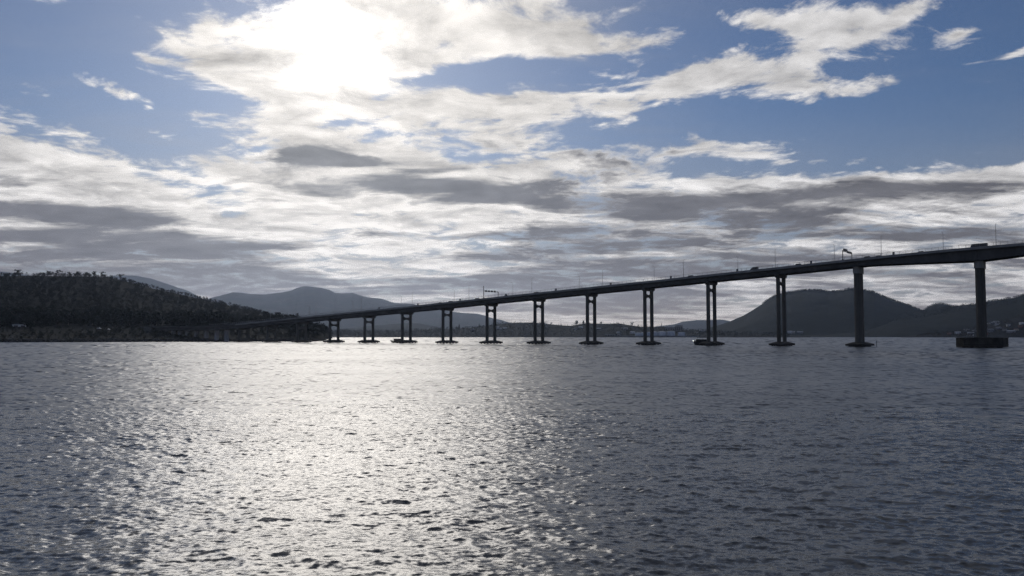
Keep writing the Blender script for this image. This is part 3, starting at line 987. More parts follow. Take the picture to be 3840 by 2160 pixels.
def pile_cap(parent, L, W, zb=0.45, h=0.95, rise=1.05):
    mb = MB()
    mb.prism(octagon(W, L, 1.2), zb, zb + h)
    o = mb.build('pile_cap', WET_CONCRETE, parent)
    top = MB()
    poly = octagon(W - 0.02, L - 0.02, 1.2)
    inner = [(x * 0.42, y * 0.55) for x, y in poly]
    top.loft([[(x, y, zb + h + 0.002) for x, y in poly], [(x, y, zb + h + rise) for x, y in inner]])
    top.build('cap_slope', WET_CONCRETE, o)
    for px_ in (-W * .3, 0, W * .3):
        for py_ in (-L * .4, -L * .2, 0, L * .2, L * .4):
            MB().tube((px_, py_, -1.2), (px_, py_, zb + 0.05), 0.55, 8).build('pile', WET_CONCRETE, o)
    return o


def twin_pier(s, ground=None):
    zt = ztop(s) - depth(s)
    p = empty('pier', tuple(local(s)))
    p.parent = bridge
    base = 2.2 if ground is None else ground - 1.0
    if ground is None:
        pile_cap(p, 17.9, 9.6)
    hb = 1.75
    # crosshead with chamfered ends (local y is across the bridge)
    ch = MB()
    sec = [(-6.9, zt), (-6.9, zt - 0.7), (-5.9, zt - hb), (5.9, zt - hb), (6.9, zt - 0.7), (6.9, zt)]
    ch.loft([[(x, y, z - 0.003) for y, z in sec] for x in (-1.15, 1.15)])
    ch.build('crosshead', CONCRETE, p, bevel=0.06)
    for y in (-4.45, 4.45):
        c = MB()
        o8 = octagon(1.95, 2.15, 0.45)
        c.loft([[(x, y + yy, z) for x, yy in [(a_ * k, b_ * k) for a_, b_ in o8]] for z, k in ((base, 1.0), (zt - hb - 0.003, 0.97))])
        c.build('column', CONCRETE, p)
    # strut between the columns, arched on both faces
    if zt - base > 9:
        zc = zt - hb - 3.2
        n = 8
        y0, y1 = -3.44, 3.44
        ys = [y0 + (y1 - y0) * i / n for i in range(n + 1)]
        up = [(y, zc + 0.55 + 0.75 * abs(y / y1) ** 1.6) for y in ys]
        dn = [(y, zc - 0.55 - 0.95 * abs(y / y1) ** 1.6) for y in ys]
        poly = up + dn[::-1]
        st = MB()
        st.loft([[(x, y, z) for y, z in poly] for x in (-0.75, 0.75)])
        st.build('strut', CONCRETE, p)
    return p


def main_pier(s, L, T, fender=False):
    zt = ztop(s) - depth(s)
    p = empty('pier', tuple(local(s)))
    p.parent = bridge
    base = 2.2
    sh = MB()
    o8 = octagon(T, L, min(T, L) * 0.3)
    sh.loft([[(x * k, y * k, z) for x, y in o8] for z, k in ((base, 1.0), (zt - 3.6, 0.96))])
    sh.build('shaft', CONCRETE, p)
    for y in (-L * .18, L * .18):   # raised pilasters on the faces
        MB().box(-T / 2 - 0.12, T / 2 + 0.12, y - 0.5, y + 0.5, base, zt - 3.61).build('pilaster', CONCRETE, p)
    hd = MB()
    hd.prism(octagon(T + 0.5, L + 0.6, T * 0.28), zt - 3.598, zt - 0.003)
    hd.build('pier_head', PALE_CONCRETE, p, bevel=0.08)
    if not fender:
        pile_cap(p, 19.0, 10.6)
    else:
        f = MB()
        f.prism(octagon(20.6, 25.0, 4.2), 0.28, 4.55)
        fo = f.build('fender', WET_CONCRETE, p, bevel=0.15)
        MB().prism(octagon(20.9, 25.3, 4.25), 4.553, 4.95).build('coping', WET_CONCRETE, fo)
        MB().prism(octagon(20.8, 25.2, 4.25), 1.3, 1.6).build('rubbing_strip', RUBBER, fo)
        for i in range(8):
            a = i * math.pi / 4 + 0.39
            MB().tube((8.2 * math.cos(a), 9.6 * math.sin(a), -1.2), (8.2 * math.cos(a), 9.6 * math.sin(a), 0.4), 0.7, 8).build('pile', WET_CONCRETE, fo)
        MB().box(-2.6, 2.6, -6.2, 6.2, 4.952, 5.3).build('plinth', CONCRETE, p)
    return p


for s in range(-3, 10):
    twin_pier(s)
main_pier(10, 9.4, 2.9)
main_pier(11.37, 10.0, 3.5, True)
main_pier(13.63, 10.0, 3.5, True)
main_pier(15.0, 9.4, 2.9)


def world_b(s, off, dz):
    v = B0 + BU * (s * SPAN) + BT * off
    return Vector((v.x, v.y, ztop(s) + dz))


# approach viaduct on blade piers
W_BLADE = material('rendered_concrete', 0.85, build=stained((0.40, 0.40, 0.42), (0.55, 0.55, 0.57), 0.2, 0.2))


def s_of_px(px, off=0.0):
    k = (px - 1920) / 3205.0
    a = B0 + BT * off
    q = (k * a.y - a.x) / (BU.x - k * BU.y)
    return q / SPAN


for px_, w in ((652, 5.2), (674, 3.2), (702, 3.4), (737, 3.4), (775, 3.4), (813, 4.0), (850, 3.6)):
    s = s_of_px(px_)
    zt = ztop(s) - depth(s)
    p = empty('pier', tuple(local(s)))
    p.parent = bridge
    MB().box(-w * .34, w * .34, -1.6, 1.6, -1.0, zt - 0.6).build('blade_wall', W_BLADE, p)
    MB().box(-1.0, 1.0, -8.5, 8.5, zt - 0.598, zt - 0.003).build('bearing_shelf', CONCRETE, p)
ab = MB()
ab.box(-6.75 * SPAN, -6.402 * SPAN, -9.5, 9.5, -1, ztop(-6.4) - 0.2)
ab.build('abutment', CONCRETE, bridge)

# ---------------------------------------------------------------- street furniture on the deck
def lamp_post(s, near):
    o = empty('street_lamp', tuple(world_b(s, 8.15 if near else -8.15, -0.74)), BANG + (0 if near else math.pi))
    MB().tube((0, 0, 0), (0, 0, 0.5), 0.2, 8, 0.18).build('base', STEEL, o)
    MB().tube((0, 0, 0.5), (0, 0, 11.05), 0.14, 8, 0.08).build('pole', STEEL, o)
    a = MB()
    a.tube((0, 0, 11.05), (0, 0.5, 11.3), 0.06, 6)
    a.tube((0, 0.5, 11.3), (0, 1.5, 11.38), 0.05, 6)
    a.build('arm', STEEL, o)
    l = MB()
    l.loft([[(x, y, z) for x, z in ((-.16, 11.33), (.16, 11.33), (.12, 11.46), (-.12, 11.46))] for y in (1.4, 2.1)])
    l.build('lamp_head', DARK_STEEL, o)
    return o


ordw = ['first', 'second', 'third', 'fourth', 'fifth', 'sixth', 'seventh', 'eighth', 'ninth', 'tenth', 'eleventh', 'twelfth', 'thirteenth']
near_s = [-0.33, 0.99, 2.33, 3.67, 5.0, 6.33, 7.67, 9.0, 10.33, 11.57]
far_s = [-2.3, -1.0, 0.33, 1.67, 3.0, 4.32, 5.66, 7.0, 8.32, 9.65, 10.95]
proto_near = None
for k, s in enumerate(near_s):
    if proto_near is None:
        proto_near = lamp_post(s, True)
        o = proto_near
    else:
        o = copy_tree(proto_near)
        o.location = world_b(s, 8.15, -0.74)
    tag(o, 'thin lamp post, %s from the left in the taller-looking row by the near railing' % ordw[k], 'street lamp', 'lamp posts along the near side of the bridge')
for k, s in enumerate(far_s):
    o = copy_tree(proto_near)
    o.location = world_b(s, -8.15, -0.74)
    o.rotation_euler = (0, 0, BANG + math.pi)
    tag(o, 'thin lamp post, %s from the left in the lower-looking row by the far railing' % ordw[k], 'street lamp', 'lamp posts along the far side of the bridge')

# gantries
def gantry(s, mast, beam, label, signals):
    o = empty('sign_gantry', tuple(world_b(s, 0, 0)), BANG)
    tag(o, label, 'gantry', 'gantries over the bridge roadway')
    for y, h in ((-8.3, mast), (8.3, beam + 0.25)):
        MB().box(-0.17, 0.17, y - 0.17, y + 0.17, -0.74, h).build('post', DARK_STEEL, o)
        MB().box(-0.45, 0.45, y - 0.35, y + 0.35, -0.745, 0.35).build('post_footing', CONCRETE, o)
    t = MB()
    for zz in (beam - 0.3, beam + 0.2):
        for xx in (-0.25, 0.25):
            t.box(xx - 0.06, xx + 0.06, -8.13, 8.13, zz - 0.06, zz + 0.06)
    for i in range(13):
        y = -8.1 + i * 1.35
        for xx in (-0.25, 0.25):
            t.tube((xx, y, beam - 0.3 if i % 2 else beam + 0.2), (xx, min(y + 1.35, 8.1), beam + 0.2 if i % 2 else beam - 0.3), 0.045, 4)
    t.build('truss', DARK_STEEL, o)
    if signals:
        for y in (-5.6, -2.3, 1.0, 4.3):
            b = MB().box(-0.34, 0.34, y - 0.62, y + 0.62, beam - 0.62, beam + 0.62).build('lane_signal', DARK_STEEL, o)
            MB().box(-0.36, -0.341, y - 0.5, y + 0.5, beam - 0.5, beam + 0.5).build('signal_face', GLASS, b)
    else:
        b = MB().box(-0.3, 0.3, -6.4, -0.4, beam + 0.28, beam + 1.35).build('sign_board', DARK_STEEL, o)
        MB().box(-0.32, -0.301, -6.2, -0.6, beam + 0.42, beam + 1.2).build('sign_face', GLASS, b)
        MB().box(-0.3, 0.3, 0.6, 6.9, beam - 0.55, beam + 0.5).build('sign_board', DARK_STEEL, o)
    return o


gantry(4.0, 8.8, 5.2, 'dark lane-signal gantry with a tall left mast and four signal boxes on its beam', True)
gantry(9.87, 5.3, 5.0, 'dark sign gantry with a board on its beam, just left of the first solid pier', False)

# cabinets at mid-span on the near footway
cab0 = None
for k in range(11):
    s = k + 1.47
    if k >= 10:
        break
    if cab0 is None:
        cab0 = empty('cabinet', tuple(world_b(s, 8.0, -0.74)), BANG)
        MB().box(-0.5, 0.5, -0.3, 0.3, 0, 2.05).build('casing', DARK_STEEL, cab0, bevel=0.03)
        MB().box(-0.42, 0.42, -0.335, -0.302, 0.15, 1.9).build('door', STEEL, cab0)
        MB().box(-0.58, 0.58, -0.38, 0.38, 2.053, 2.13).build('lid', DARK_STEEL, cab0)
        o = cab0
    else:
        o = copy_tree(cab0)
        o.location = world_b(s, 8.0, -0.74)
    tag(o, 'dark upright cabinet on the near footway, %s from the left, midway between two piers' % ordw[k], 'cabinet', 'service cabinets along the near footway of the bridge')

# ---------------------------------------------------------------- vehicles on the deck
def paint(name, c, rough=0.35):
    return material(name, rough, 0.3, build=stained(tuple(v * 0.9 for v in c), c, 0.8))


def wheels(o, xs, half, r):
    for x in xs:
        for sgn in (-1, 1):
            w = MB().tube((x, sgn * (half - 0.22), r), (x, sgn * (half + 0.02), r), r, 12).build('wheel', RUBBER, o)
            MB().tube((x, sgn * (half + 0.021), r), (x, sgn * (half + 0.03), r), r * 0.55, 10).build('rim', STEEL, w)


def car(mat, label, style='hatch'):
    o = empty('car')
    if style == 'ute':
        prof = [(-2.5, .45), (-2.5, 1.0), (-0.6, 1.02), (-0.5, 1.7), (0.6, 1.72), (1.2, 1.1), (2.35, 1.0), (2.5, .7), (2.5, .45)]
        win = [(-0.35, 1.12), (-0.3, 1.6), (0.55, 1.62), (0.98, 1.14)]
    elif style == 'wagon':
        prof = [(-2.3, .4), (-2.35, 1.0), (-2.1, 1.62), (0.3, 1.68), (1.0, 1.08), (2.1, .95), (2.3, .65), (2.3, .4)]
        win = [(-2.0, 1.1), (-1.85, 1.52), (0.22, 1.58), (0.78, 1.12)]
    else:
        prof = [(-2.1, .38), (-2.15, .95), (-1.6, 1.4), (-0.9, 1.48), (0.3, 1.46), (1.05, 1.0), (2.0, .86), (2.15, .6), (2.15, .38)]
        win = [(-1.55, 1.02), (-1.2, 1.36), (0.25, 1.38), (0.8, 1.04)]
    b = MB()
    b.loft([[(x, y, 0.38 + (z - 0.38) * (k if z > 1.05 else 1)) for x, z in prof] for y, k in ((-.88, .97), (-.7, 1.0), (.7, 1.0), (.88, .97))])
    b.build('body', mat, o, bevel=0.04)
    for y in (-.895, .895):
        w = MB()
        w.loft([[(x, yy, z) for x, z in win] for yy in (y, y * 1.008)])
        w.build('window', GLASS, o)
    e = prof[-2][0]
    for y in (-.6, .6):
        MB().box(e - 0.02, e + 0.02, y - .18, y + .18, .62, .76).build('headlight', WHITE, o)
    wheels(o, (-1.35, 1.35), .86, .33)
    tag(o, label, 'car' if style != 'ute' else 'pickup')
    return o


def on_deck(o, px, off, towards_left=True):
    s = s_of_px(px, off)
    ds = 0.05
    sl = math.atan2(ztop(s + ds) - ztop(s - ds), 2 * ds * SPAN)
    o.location = world_b(s, off, -0.735)
    if towards_left:
        o.rotation_euler = (0, sl, BANG + math.pi)
    else:
        o.rotation_euler = (0, -sl, BANG)


cars = [(1649, 4.5, (0.05, 0.05, 0.055), 'hatch', 'small dark car on the deck above the fourth full pier, first of a pair'),
        (1687, 4.5, (0.10, 0.10, 0.11), 'wagon', 'dark grey wagon on the deck, second of the pair above the fourth full pier'),
        (1786, 4.5, (0.04, 0.045, 0.06), 'wagon', 'dark car on the deck just left of the lane-signal gantry'),
        (1899, 4.5, (0.06, 0.06, 0.065), 'ute', 'dark pickup on the deck right of the lane-signal gantry'),
        (2008, 4.5, (0.12, 0.12, 0.125), 'wagon', 'grey wagon on the deck above the sixth full pier'),
        (2589, 4.5, (0.03, 0.03, 0.035), 'wagon', 'black car on the deck between the two boats, left of the ninth pier'),
        (2994, 4.5, (0.04, 0.04, 0.05), 'wagon', 'dark car on the deck just right of the last twin-column pier'),
        (3254, 4.5, (0.05, 0.055, 0.07), 'wagon', 'dark blue car on the deck just right of the first solid pier'),
        (3298, 4.5, (0.09, 0.09, 0.09), 'hatch', 'grey car following close behind the dark blue one'),
        (3459, 4.5, (0.07, 0.07, 0.075), 'hatch', 'low dark car on the deck midway between the two solid piers')]
for k, (px_, off, c, st, lb) in enumerate(cars):
    o = car(paint('car_paint', c), lb, st)
    o['group'] = 'vehicles crossing the bridge'
    on_deck(o, px_, off)
# box van
t = empty('van')
MB().loft([[(x, y, z) for x, z in ((1.0, .5), (1.0, 1.95), (1.5, 1.95), (2.15, 1.2), (2.5, 1.05), (2.5, .5))] for y in (-.95, .95)]).build('cab', paint('van_paint', (0.05, 0.05, 0.055)), t, bevel=0.05)
MB().box(-2.3, 0.95, -1.0, 1.0, 0.55, 2.45).build('cargo_box', paint('box_paint', (0.07, 0.07, 0.075)), t, bevel=0.04)
for y in (-.965, .965):
    MB().box(1.15, 1.75, y - .01, y + .01, 1.2, 1.75).build('window', GLASS, t)
wheels(t, (-1.6, 1.7), .95, .36)
tag(t, 'dark box van on the deck right of the tall ninth pier', 'van', 'vehicles crossing the bridge')
on_deck(t, 2833, 4.5)
# bus
b = empty('bus')
BUSP = paint('bus_paint', (0.02, 0.025, 0.04))
prof = [(-3.8, .45), (-3.85, 2.85), (3.0, 2.9), (3.6, 1.7), (3.85, 1.1), (3.85, .45)]
MB().loft([[(x, y, z) for x, z in prof] for y in (-1.24, 1.24)]).build('body', BUSP, b, bevel=0.08)
MB().loft([[(x, y, z) for x, z in ((3.06, 2.8), (3.62, 1.72), (3.66, 1.72), (3.10, 2.8))] for y in (-1.1, 1.1)]).build('windscreen', WHITE, b)  # windscreen in white, its glint painted into the colour
for k in range(5):
    for y in (-1.245, 1.245):
        MB().box(-3.5 + k * 1.25, -2.4 + k * 1.25, y - .012, y + .012, 1.55, 2.5).build('window', GLASS, b)
wheels(b, (-2.4, 2.5), 1.18, .48)
tag(b, 'dark bus with a bright sloping front, on the deck above the fender-ringed pier', 'bus', 'vehicles crossing the bridge')
on_deck(b, 3682, 0.5)


# ================================================================ people and boats
CLOTH = material('dark_clothing', 0.9, build=stained((0.02, 0.02, 0.025), (0.05, 0.05, 0.06), 3.0))
SKIN = material('skin', 0.6, build=stained((0.35, 0.22, 0.16), (0.42, 0.27, 0.2), 6.0))
HAIR = material('hair', 0.8, build=stained((0.03, 0.02, 0.015), (0.05, 0.035, 0.025), 9.0))


def person(pose):
    """one skinned body (clothed), with head, hands and hair as children"""
    hip = 0.92 if pose == 'stand' else 0.50
    J = {'pelvis': ((0, 0, hip), .15), 'waist': ((0, 0, hip + .2), .13), 'chest': ((0.02, 0, hip + .42), .17), 'neck': ((0.03, 0, hip + .58), .065), 'skull': ((0.05, 0, hip + .66), .06)}
    E = [('pelvis', 'waist'), ('waist', 'chest'), ('chest', 'neck'), ('neck', 'skull')]
    for sd, sg in (('l', 1), ('r', -1)):
        J['sh' + sd] = ((0, .19 * sg, hip + .52), .07)
        J['el' + sd] = ((0.04, .25 * sg, hip + .25), .05)
        J['wr' + sd] = ((0.22, .20 * sg, hip + .08), .035)
        E += [('chest', 'sh' + sd), ('sh' + sd, 'el' + sd), ('el' + sd, 'wr' + sd)]
        J['hp' + sd] = ((0, .1 * sg, hip - .03), .1)
        if pose == 'stand':
            J['kn' + sd] = ((.03, .11 * sg, .49), .065)
            J['an' + sd] = ((0, .11 * sg, .09), .045)
            J['to' + sd] = ((.17, .12 * sg, .04), .035)
        else:
            J['kn' + sd] = ((.42, .13 * sg, .48), .07)
            J['an' + sd] = ((.44, .13 * sg, .08), .045)
            J['to' + sd] = ((.60, .14 * sg, .04), .035)
        E += [('pelvis', 'hp' + sd), ('hp' + sd, 'kn' + sd), ('kn' + sd, 'an' + sd), ('an' + sd, 'to' + sd)]
    names = list(J)
    me = bpy.data.meshes.new('person')
    me.from_pydata([J[n][0] for n in names], [(names.index(a), names.index(b_)) for a, b_ in E], [])
    me.materials.append(CLOTH)
    o = bpy.data.objects.new('person', me)
    col.objects.link(o)
    bm = bmesh.new()
    bm.from_mesh(me)
    bm.verts.ensure_lookup_table()
    lay = bm.verts.layers.skin.verify()
    for i, n in enumerate(names):
        bm.verts[i][lay].radius = (J[n][1], J[n][1])
        bm.verts[i][lay].use_root = (n == 'pelvis')
    bm.to_mesh(me)
    bm.free()
    o.modifiers.new('skin', 'SKIN')
    sb = o.modifiers.new('smooth', 'SUBSURF')
    sb.levels = sb.render_levels = 1
    hd = bmesh.new()
    bmesh.ops.create_uvsphere(hd, u_segments=12, v_segments=8, radius=0.115)
    for v in hd.verts:
        v.co.z *= 1.18
        if v.co.x > 0.09 and abs(v.co.z) < 0.03:
            v.co.x += 0.025
        v.co += Vector((0.06, 0, hip + .79))
    hm = bpy.data.meshes.new('head')
    hd.to_mesh(hm)
    hd.free()
    hm.materials.append(SKIN)
    hm.shade_smooth()
    ho = bpy.data.objects.new('head', hm)
    col.objects.link(ho)
    ho.parent = o
    hr = bmesh.new()
    bmesh.ops.create_uvsphere(hr, u_segments=12, v_segments=8, radius=0.125)
    bmesh.ops.delete(hr, geom=[v for v in hr.verts if v.co.z < 0.0 and v.co.x > -0.03], context='VERTS')
    for v in hr.verts:
        v.co.z *= 1.15
        v.co += Vector((0.045, 0, hip + .81))
    rm = bpy.data.meshes.new('hair')
    hr.to_mesh(rm)
    hr.free()
    rm.materials.append(HAIR)
    ro = bpy.data.objects.new('hair', rm)
    col.objects.link(ro)
    ro.parent = o
    for sg in (1, -1):
        h = MB()
        w = Vector((0.22, .20 * sg, hip + .08))
        h.loft([[w + Vector((x, y, z)) for y, z in ((-.012, -.035), (.012, -.035), (.012, .035), (-.012, .035))] for x in (0.0, .085)])
        for i, ln in enumerate((.055, .075, .08, .07)):
            zz = -.028 + i * .019
            h.tube(w + Vector((.083, 0, zz)), w + Vector((.083 + ln * .6, 0, zz - .01)), .009, 5)
            h.tube(w + Vector((.083 + ln * .6, 0, zz - .01)), w + Vector((.083 + ln, 0, zz - .035)), .008, 5)
        h.tube(w + Vector((.03, 0, .034)), w + Vector((.075, -.01 * sg, .065)), .010, 5)
        h.build('hand', SKIN, o)
    return o


def hull_mesh(L, W, free, sheer, name, mat, parent):
    """boat hull, bow towards -x"""
    rings = []
    for i in range(15):
        q = i / 14.0
        x = -L / 2 + L * q
        bw = W / 2 * min(1.0, (0.04 + 1.55 * q) ** 0.62) * (1.0 if q < .8 else 1 - .12 * (q - .8) / .2)
        zt = free + sheer * (1 - q) ** 2.2
        zb = -0.55 + 0.5 * (1 - q) ** 4
        rk = -0.9 * (1 - q) ** 3
        rings.append([(x + rk, -bw, zt), (x + rk * .5, -bw * .92, zt * .45), (x, -bw * .7, zb * .4), (x, 0, zb), (x, bw * .7, zb * .4), (x + rk * .5, bw * .92, zt * .45), (x + rk, bw, zt), (x + rk, 0, zt - 0.06)])
    m = MB()
    m.loft(rings)
    return m.build(name, mat, parent, smooth=False)


# cabin cruiser half hidden by the ninth pier
NAVY = paint('dark_hull_paint', (0.02, 0.024, 0.03))
GREYC = paint('grey_canopy', (0.06, 0.06, 0.07), 0.8)
boat = empty('boat', (0, 0, 0))
hull = hull_mesh(11.5, 3.6, 1.5, 1.15, 'hull', NAVY, boat)
MB().loft([[(x, y, z) for x, z in ((-5.2, 2.3), (-5.0, 3.6), (1.6, 3.55), (2.3, 1.45), (-2.0, 1.6))] for y in (-1.45, 1.45)]).build('cabin', NAVY, boat, bevel=0.08)
for k in range(4):
    for y in (-1.46, 1.46):
        MB().box(-4.3 + k * 1.35, -3.3 + k * 1.35, y - .015, y + .015, 2.65, 3.25).build('window', GLASS, boat)
for x in (-4.1, -1.0, 2.0):
    for y in (-1.3, 1.3):
        MB().tube((x, y, 3.4), (x, y, 4.25), 0.05, 6).build('canopy_post', STEEL, boat)
MB().loft([[(x, y, z + (0.12 if abs(y) < 1 else 0)) for x, z in ((-4.6, 4.2), (-4.0, 4.72), (1.8, 4.72), (3.2, 3.85), (3.1, 3.75), (1.7, 4.5), (-4.0, 4.48))] for y in (-1.6, -.8, .8, 1.6)]).build('canopy', GREYC, boat)
rail = MB()
for y in (-1.5, 1.5):
    rail.tube((1.5, y, 2.35), (5.4, y * .9, 2.25), 0.03, 5)
    for x in (2.0, 3.6, 5.2):
        rail.tube((x, y * .97, 1.3), (x, y * .97, 2.33), 0.025, 5)
rail.build('stern_rail', STEEL, boat)
GLOW_WHITE = bpy.data.materials.new('glowing_white')
GLOW_WHITE.use_nodes = True
GLOW_WHITE.node_tree.nodes['Principled BSDF'].inputs['Emission Color'].default_value = (1, 0.98, 0.95, 1)
GLOW_WHITE.node_tree.nodes['Principled BSDF'].inputs['Emission Strength'].default_value = 2.5
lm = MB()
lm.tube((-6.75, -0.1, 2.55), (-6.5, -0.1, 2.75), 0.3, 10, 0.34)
lm.build('bow_spot', GLOW_WHITE, boat)  # glowing drum put in for the bright white spot at the bow
boat.location = (119.2, 531.0, 0.05)
boat.rotation_euler = (0, 0, R(-2))
tag(boat, 'dark cabin cruiser with grey canopy and a glowing white spot at the bow, beside the ninth pier', 'boat', 'motor boats passing under the bridge')
p = person('stand')
p.location = boat.location + Vector((2.95, -0.3, 1.25))
p.rotation_euler = (0, 0, math.pi)
tag(p, 'person in dark clothing standing behind the canopy of the cabin cruiser', 'person', 'people on the boats')
p = person('sit')
p.location = boat.location + Vector((4.3, 0.3, 1.25))
p.rotation_euler = (0, 0, math.pi)
tag(p, 'person in dark clothing sitting at the stern of the cabin cruiser', 'person', 'people on the boats')
MB().box(4.0, 4.5, -0.6, 0.9, 1.2, 1.72).build('bench', NAVY, boat)

# flat-roofed launch by the third pier
BROWN = paint('brown_hull_paint', (0.06, 0.045, 0.04))
launch = empty('launch', (0, 0, 0))
hull_mesh(13.0, 3.9, 1.0, 0.5, 'hull', BROWN, launch)
MB().box(-5.0, 2.2, -1.6, 1.6, 0.95, 3.2).build('cabin', BROWN, launch, bevel=0.06)
MB().box(-5.3, 2.6, -1.8, 1.8, 3.203, 3.36).build('roof', BROWN, launch)
for k in range(5):
    for y in (-1.61, 1.61):
        MB().box(-4.6 + k * 1.35, -3.6 + k * 1.35, y - .015, y + .015, 2.0, 2.75).build('window', GLASS, launch)
rail = MB()
for y in (-.9, .9):
    rail.tube((-7.2, 0, 2.3), (-5.1, y * 1.4, 2.2), 0.04, 5)
    rail.tube((-7.0, 0, 1.5), (-7.2, 0, 2.3), 0.04, 5)
    rail.tube((-6.0, y * .8, 1.3), (-6.1, y * .8, 2.25), 0.03, 5)
rail.build('bow_rail', STEEL, launch)
MB().box(-8.0, -6.4, -.45, .45, 1.45, 1.85).build('bow_platform', BROWN, launch)
MB().box(3.3, 5.9, -1.3, -.8, 0.95, 1.4).build('bench', BROWN, launch)
launch.location = (-92.5, 705.0, 0.05)
launch.rotation_euler = (0, 0, R(3))
tag(launch, 'brown flat-roofed launch with a bow platform, half hidden behind a pier column', 'boat', 'motor boats passing under the bridge')
for k, (x, lb) in enumerate(((3.9, 'person sitting on the stern bench of the flat-roofed launch, nearer its cabin'), (5.7, 'person sitting on the stern bench of the flat-roofed launch, nearer the stern'))):
    p = person('sit')
    p.location = launch.location + Vector((x, -1.05 + 0.2, 0.93))
    p.rotation_euler = (0, 0, math.pi / 2)
    tag(p, lb, 'person', 'people on the boats')

# marks on and beside the piers
o = empty('channel_marker', (191.5 + 1.2, 452.0, 0.0))
MB().tube((0, 0, -1), (0, 0, 3.4), 0.16, 8).build('post', STEEL, o)
MB().box(-0.35, 0.35, -0.06, 0.06, 2.5, 3.3).build('board', WHITE, o)
tag(o, 'white-topped marker post in the water at the right end of a pier cap', 'marker')
q = B0 + BU * (11.37 * SPAN)
for k, (dx_, lb, mt) in enumerate(((-7.6, 'short pale beacon post at the left end of the fender around the main pier', WHITE), (-0.6, 'reddish beacon post on the fender at the foot of the main pier', paint('red_paint', (0.25, 0.06, 0.05))))):
    o = empty('beacon', (q.x + dx_, q.y - 6.0, 4.95))
    MB().tube((0, 0, 0), (0, 0, 0.9 + k * 0.5), 0.1, 8).build('post', STEEL, o)
    MB().tube((0, 0, 0.9 + k * 0.5), (0, 0, 1.5 + k * 0.5), 0.25, 10, 0.2).build('lantern', mt, o)
    tag(o, lb, 'beacon', 'beacons on the main pier fender')


# ================================================================ buildings
def house(w, d, h, wall, roof, pitch=1.6, floors=1):
    o = empty('house')
    MB().box(-w / 2, w / 2, -d / 2, d / 2, -2.5, h).build('wall', wall, o)
    e = 0.5
    r = MB()
    r.loft([[(x, y, z) for y, z in ((-d / 2 - e, h + .01), (0, h + pitch), (d / 2 + e, h + .01))] for x in (-w / 2 - e, w / 2 + e)])
    ro = r.build('roof', roof, o)
    MB().box(w * .2, w * .2 + .8, -.4, .4, h + pitch * .4, h + pitch + .7).build('chimney', wall, ro)
    k = 3 if w > 9 else 2
    for fl in range(floors):
        for i in range(k):
            x = -w / 2 + (i + .5) * w / k
            MB().box(x - .8, x + .8, -d / 2 - .05, -d / 2 - .003, .9 + fl * 2.8, 2.2 + fl * 2.8).build('window', GLASS, o)
    MB().box(w * .36, w * .36 + .95, -d / 2 - .06, -d / 2 - .003, 0, 2.1).build('door', DARK_STEEL, o)
    return o


W_WHITE, W_CREAM, W_GREY, W_BRICK = WHITE, material('cream_wall', .8, build=stained((0.4, 0.37, 0.3), (0.5, 0.46, 0.38), .5)), material('grey_wall', .8, build=stained((0.22, 0.22, 0.23), (0.3, 0.3, 0.31), .5)), material('brick_wall', .85, build=stained((0.16, 0.08, 0.055), (0.24, 0.13, 0.09), .8))
R_GREY, R_RED, R_PALE, R_DARK = material('grey_roof', .6, build=stained((0.13, 0.13, 0.14), (0.2, 0.2, 0.21), .6)), material('tiled_roof', .8, build=stained((0.16, 0.07, 0.05), (0.24, 0.11, 0.08), .8)), material('pale_roof', .45, 0.2, build=stained((0.42, 0.43, 0.44), (0.58, 0.59, 0.6), .6)), material('dark_roof', .7, build=stained((0.04, 0.04, 0.045), (0.08, 0.08, 0.085), .6))
walls = {'white': W_WHITE, 'cream': W_CREAM, 'grey': W_GREY, 'brick': W_BRICK}
roofs = {'grey': R_GREY, 'red tiled': R_RED, 'pale metal': R_PALE, 'dark': R_DARK}


def put_house(terr, px, py, w, d, h, wl, rf, label, group, floors=1, pitch=1.8):
    p = spot_y(terr, px, py)
    o = house(w, d, h, walls[wl], roofs[rf], pitch, floors)
    o.location = p
    o.rotation_euler = (0, 0, -math.atan2(p.x, p.y) + random.uniform(-.5, .5))
    tag(o, label, 'house', group)
    return o


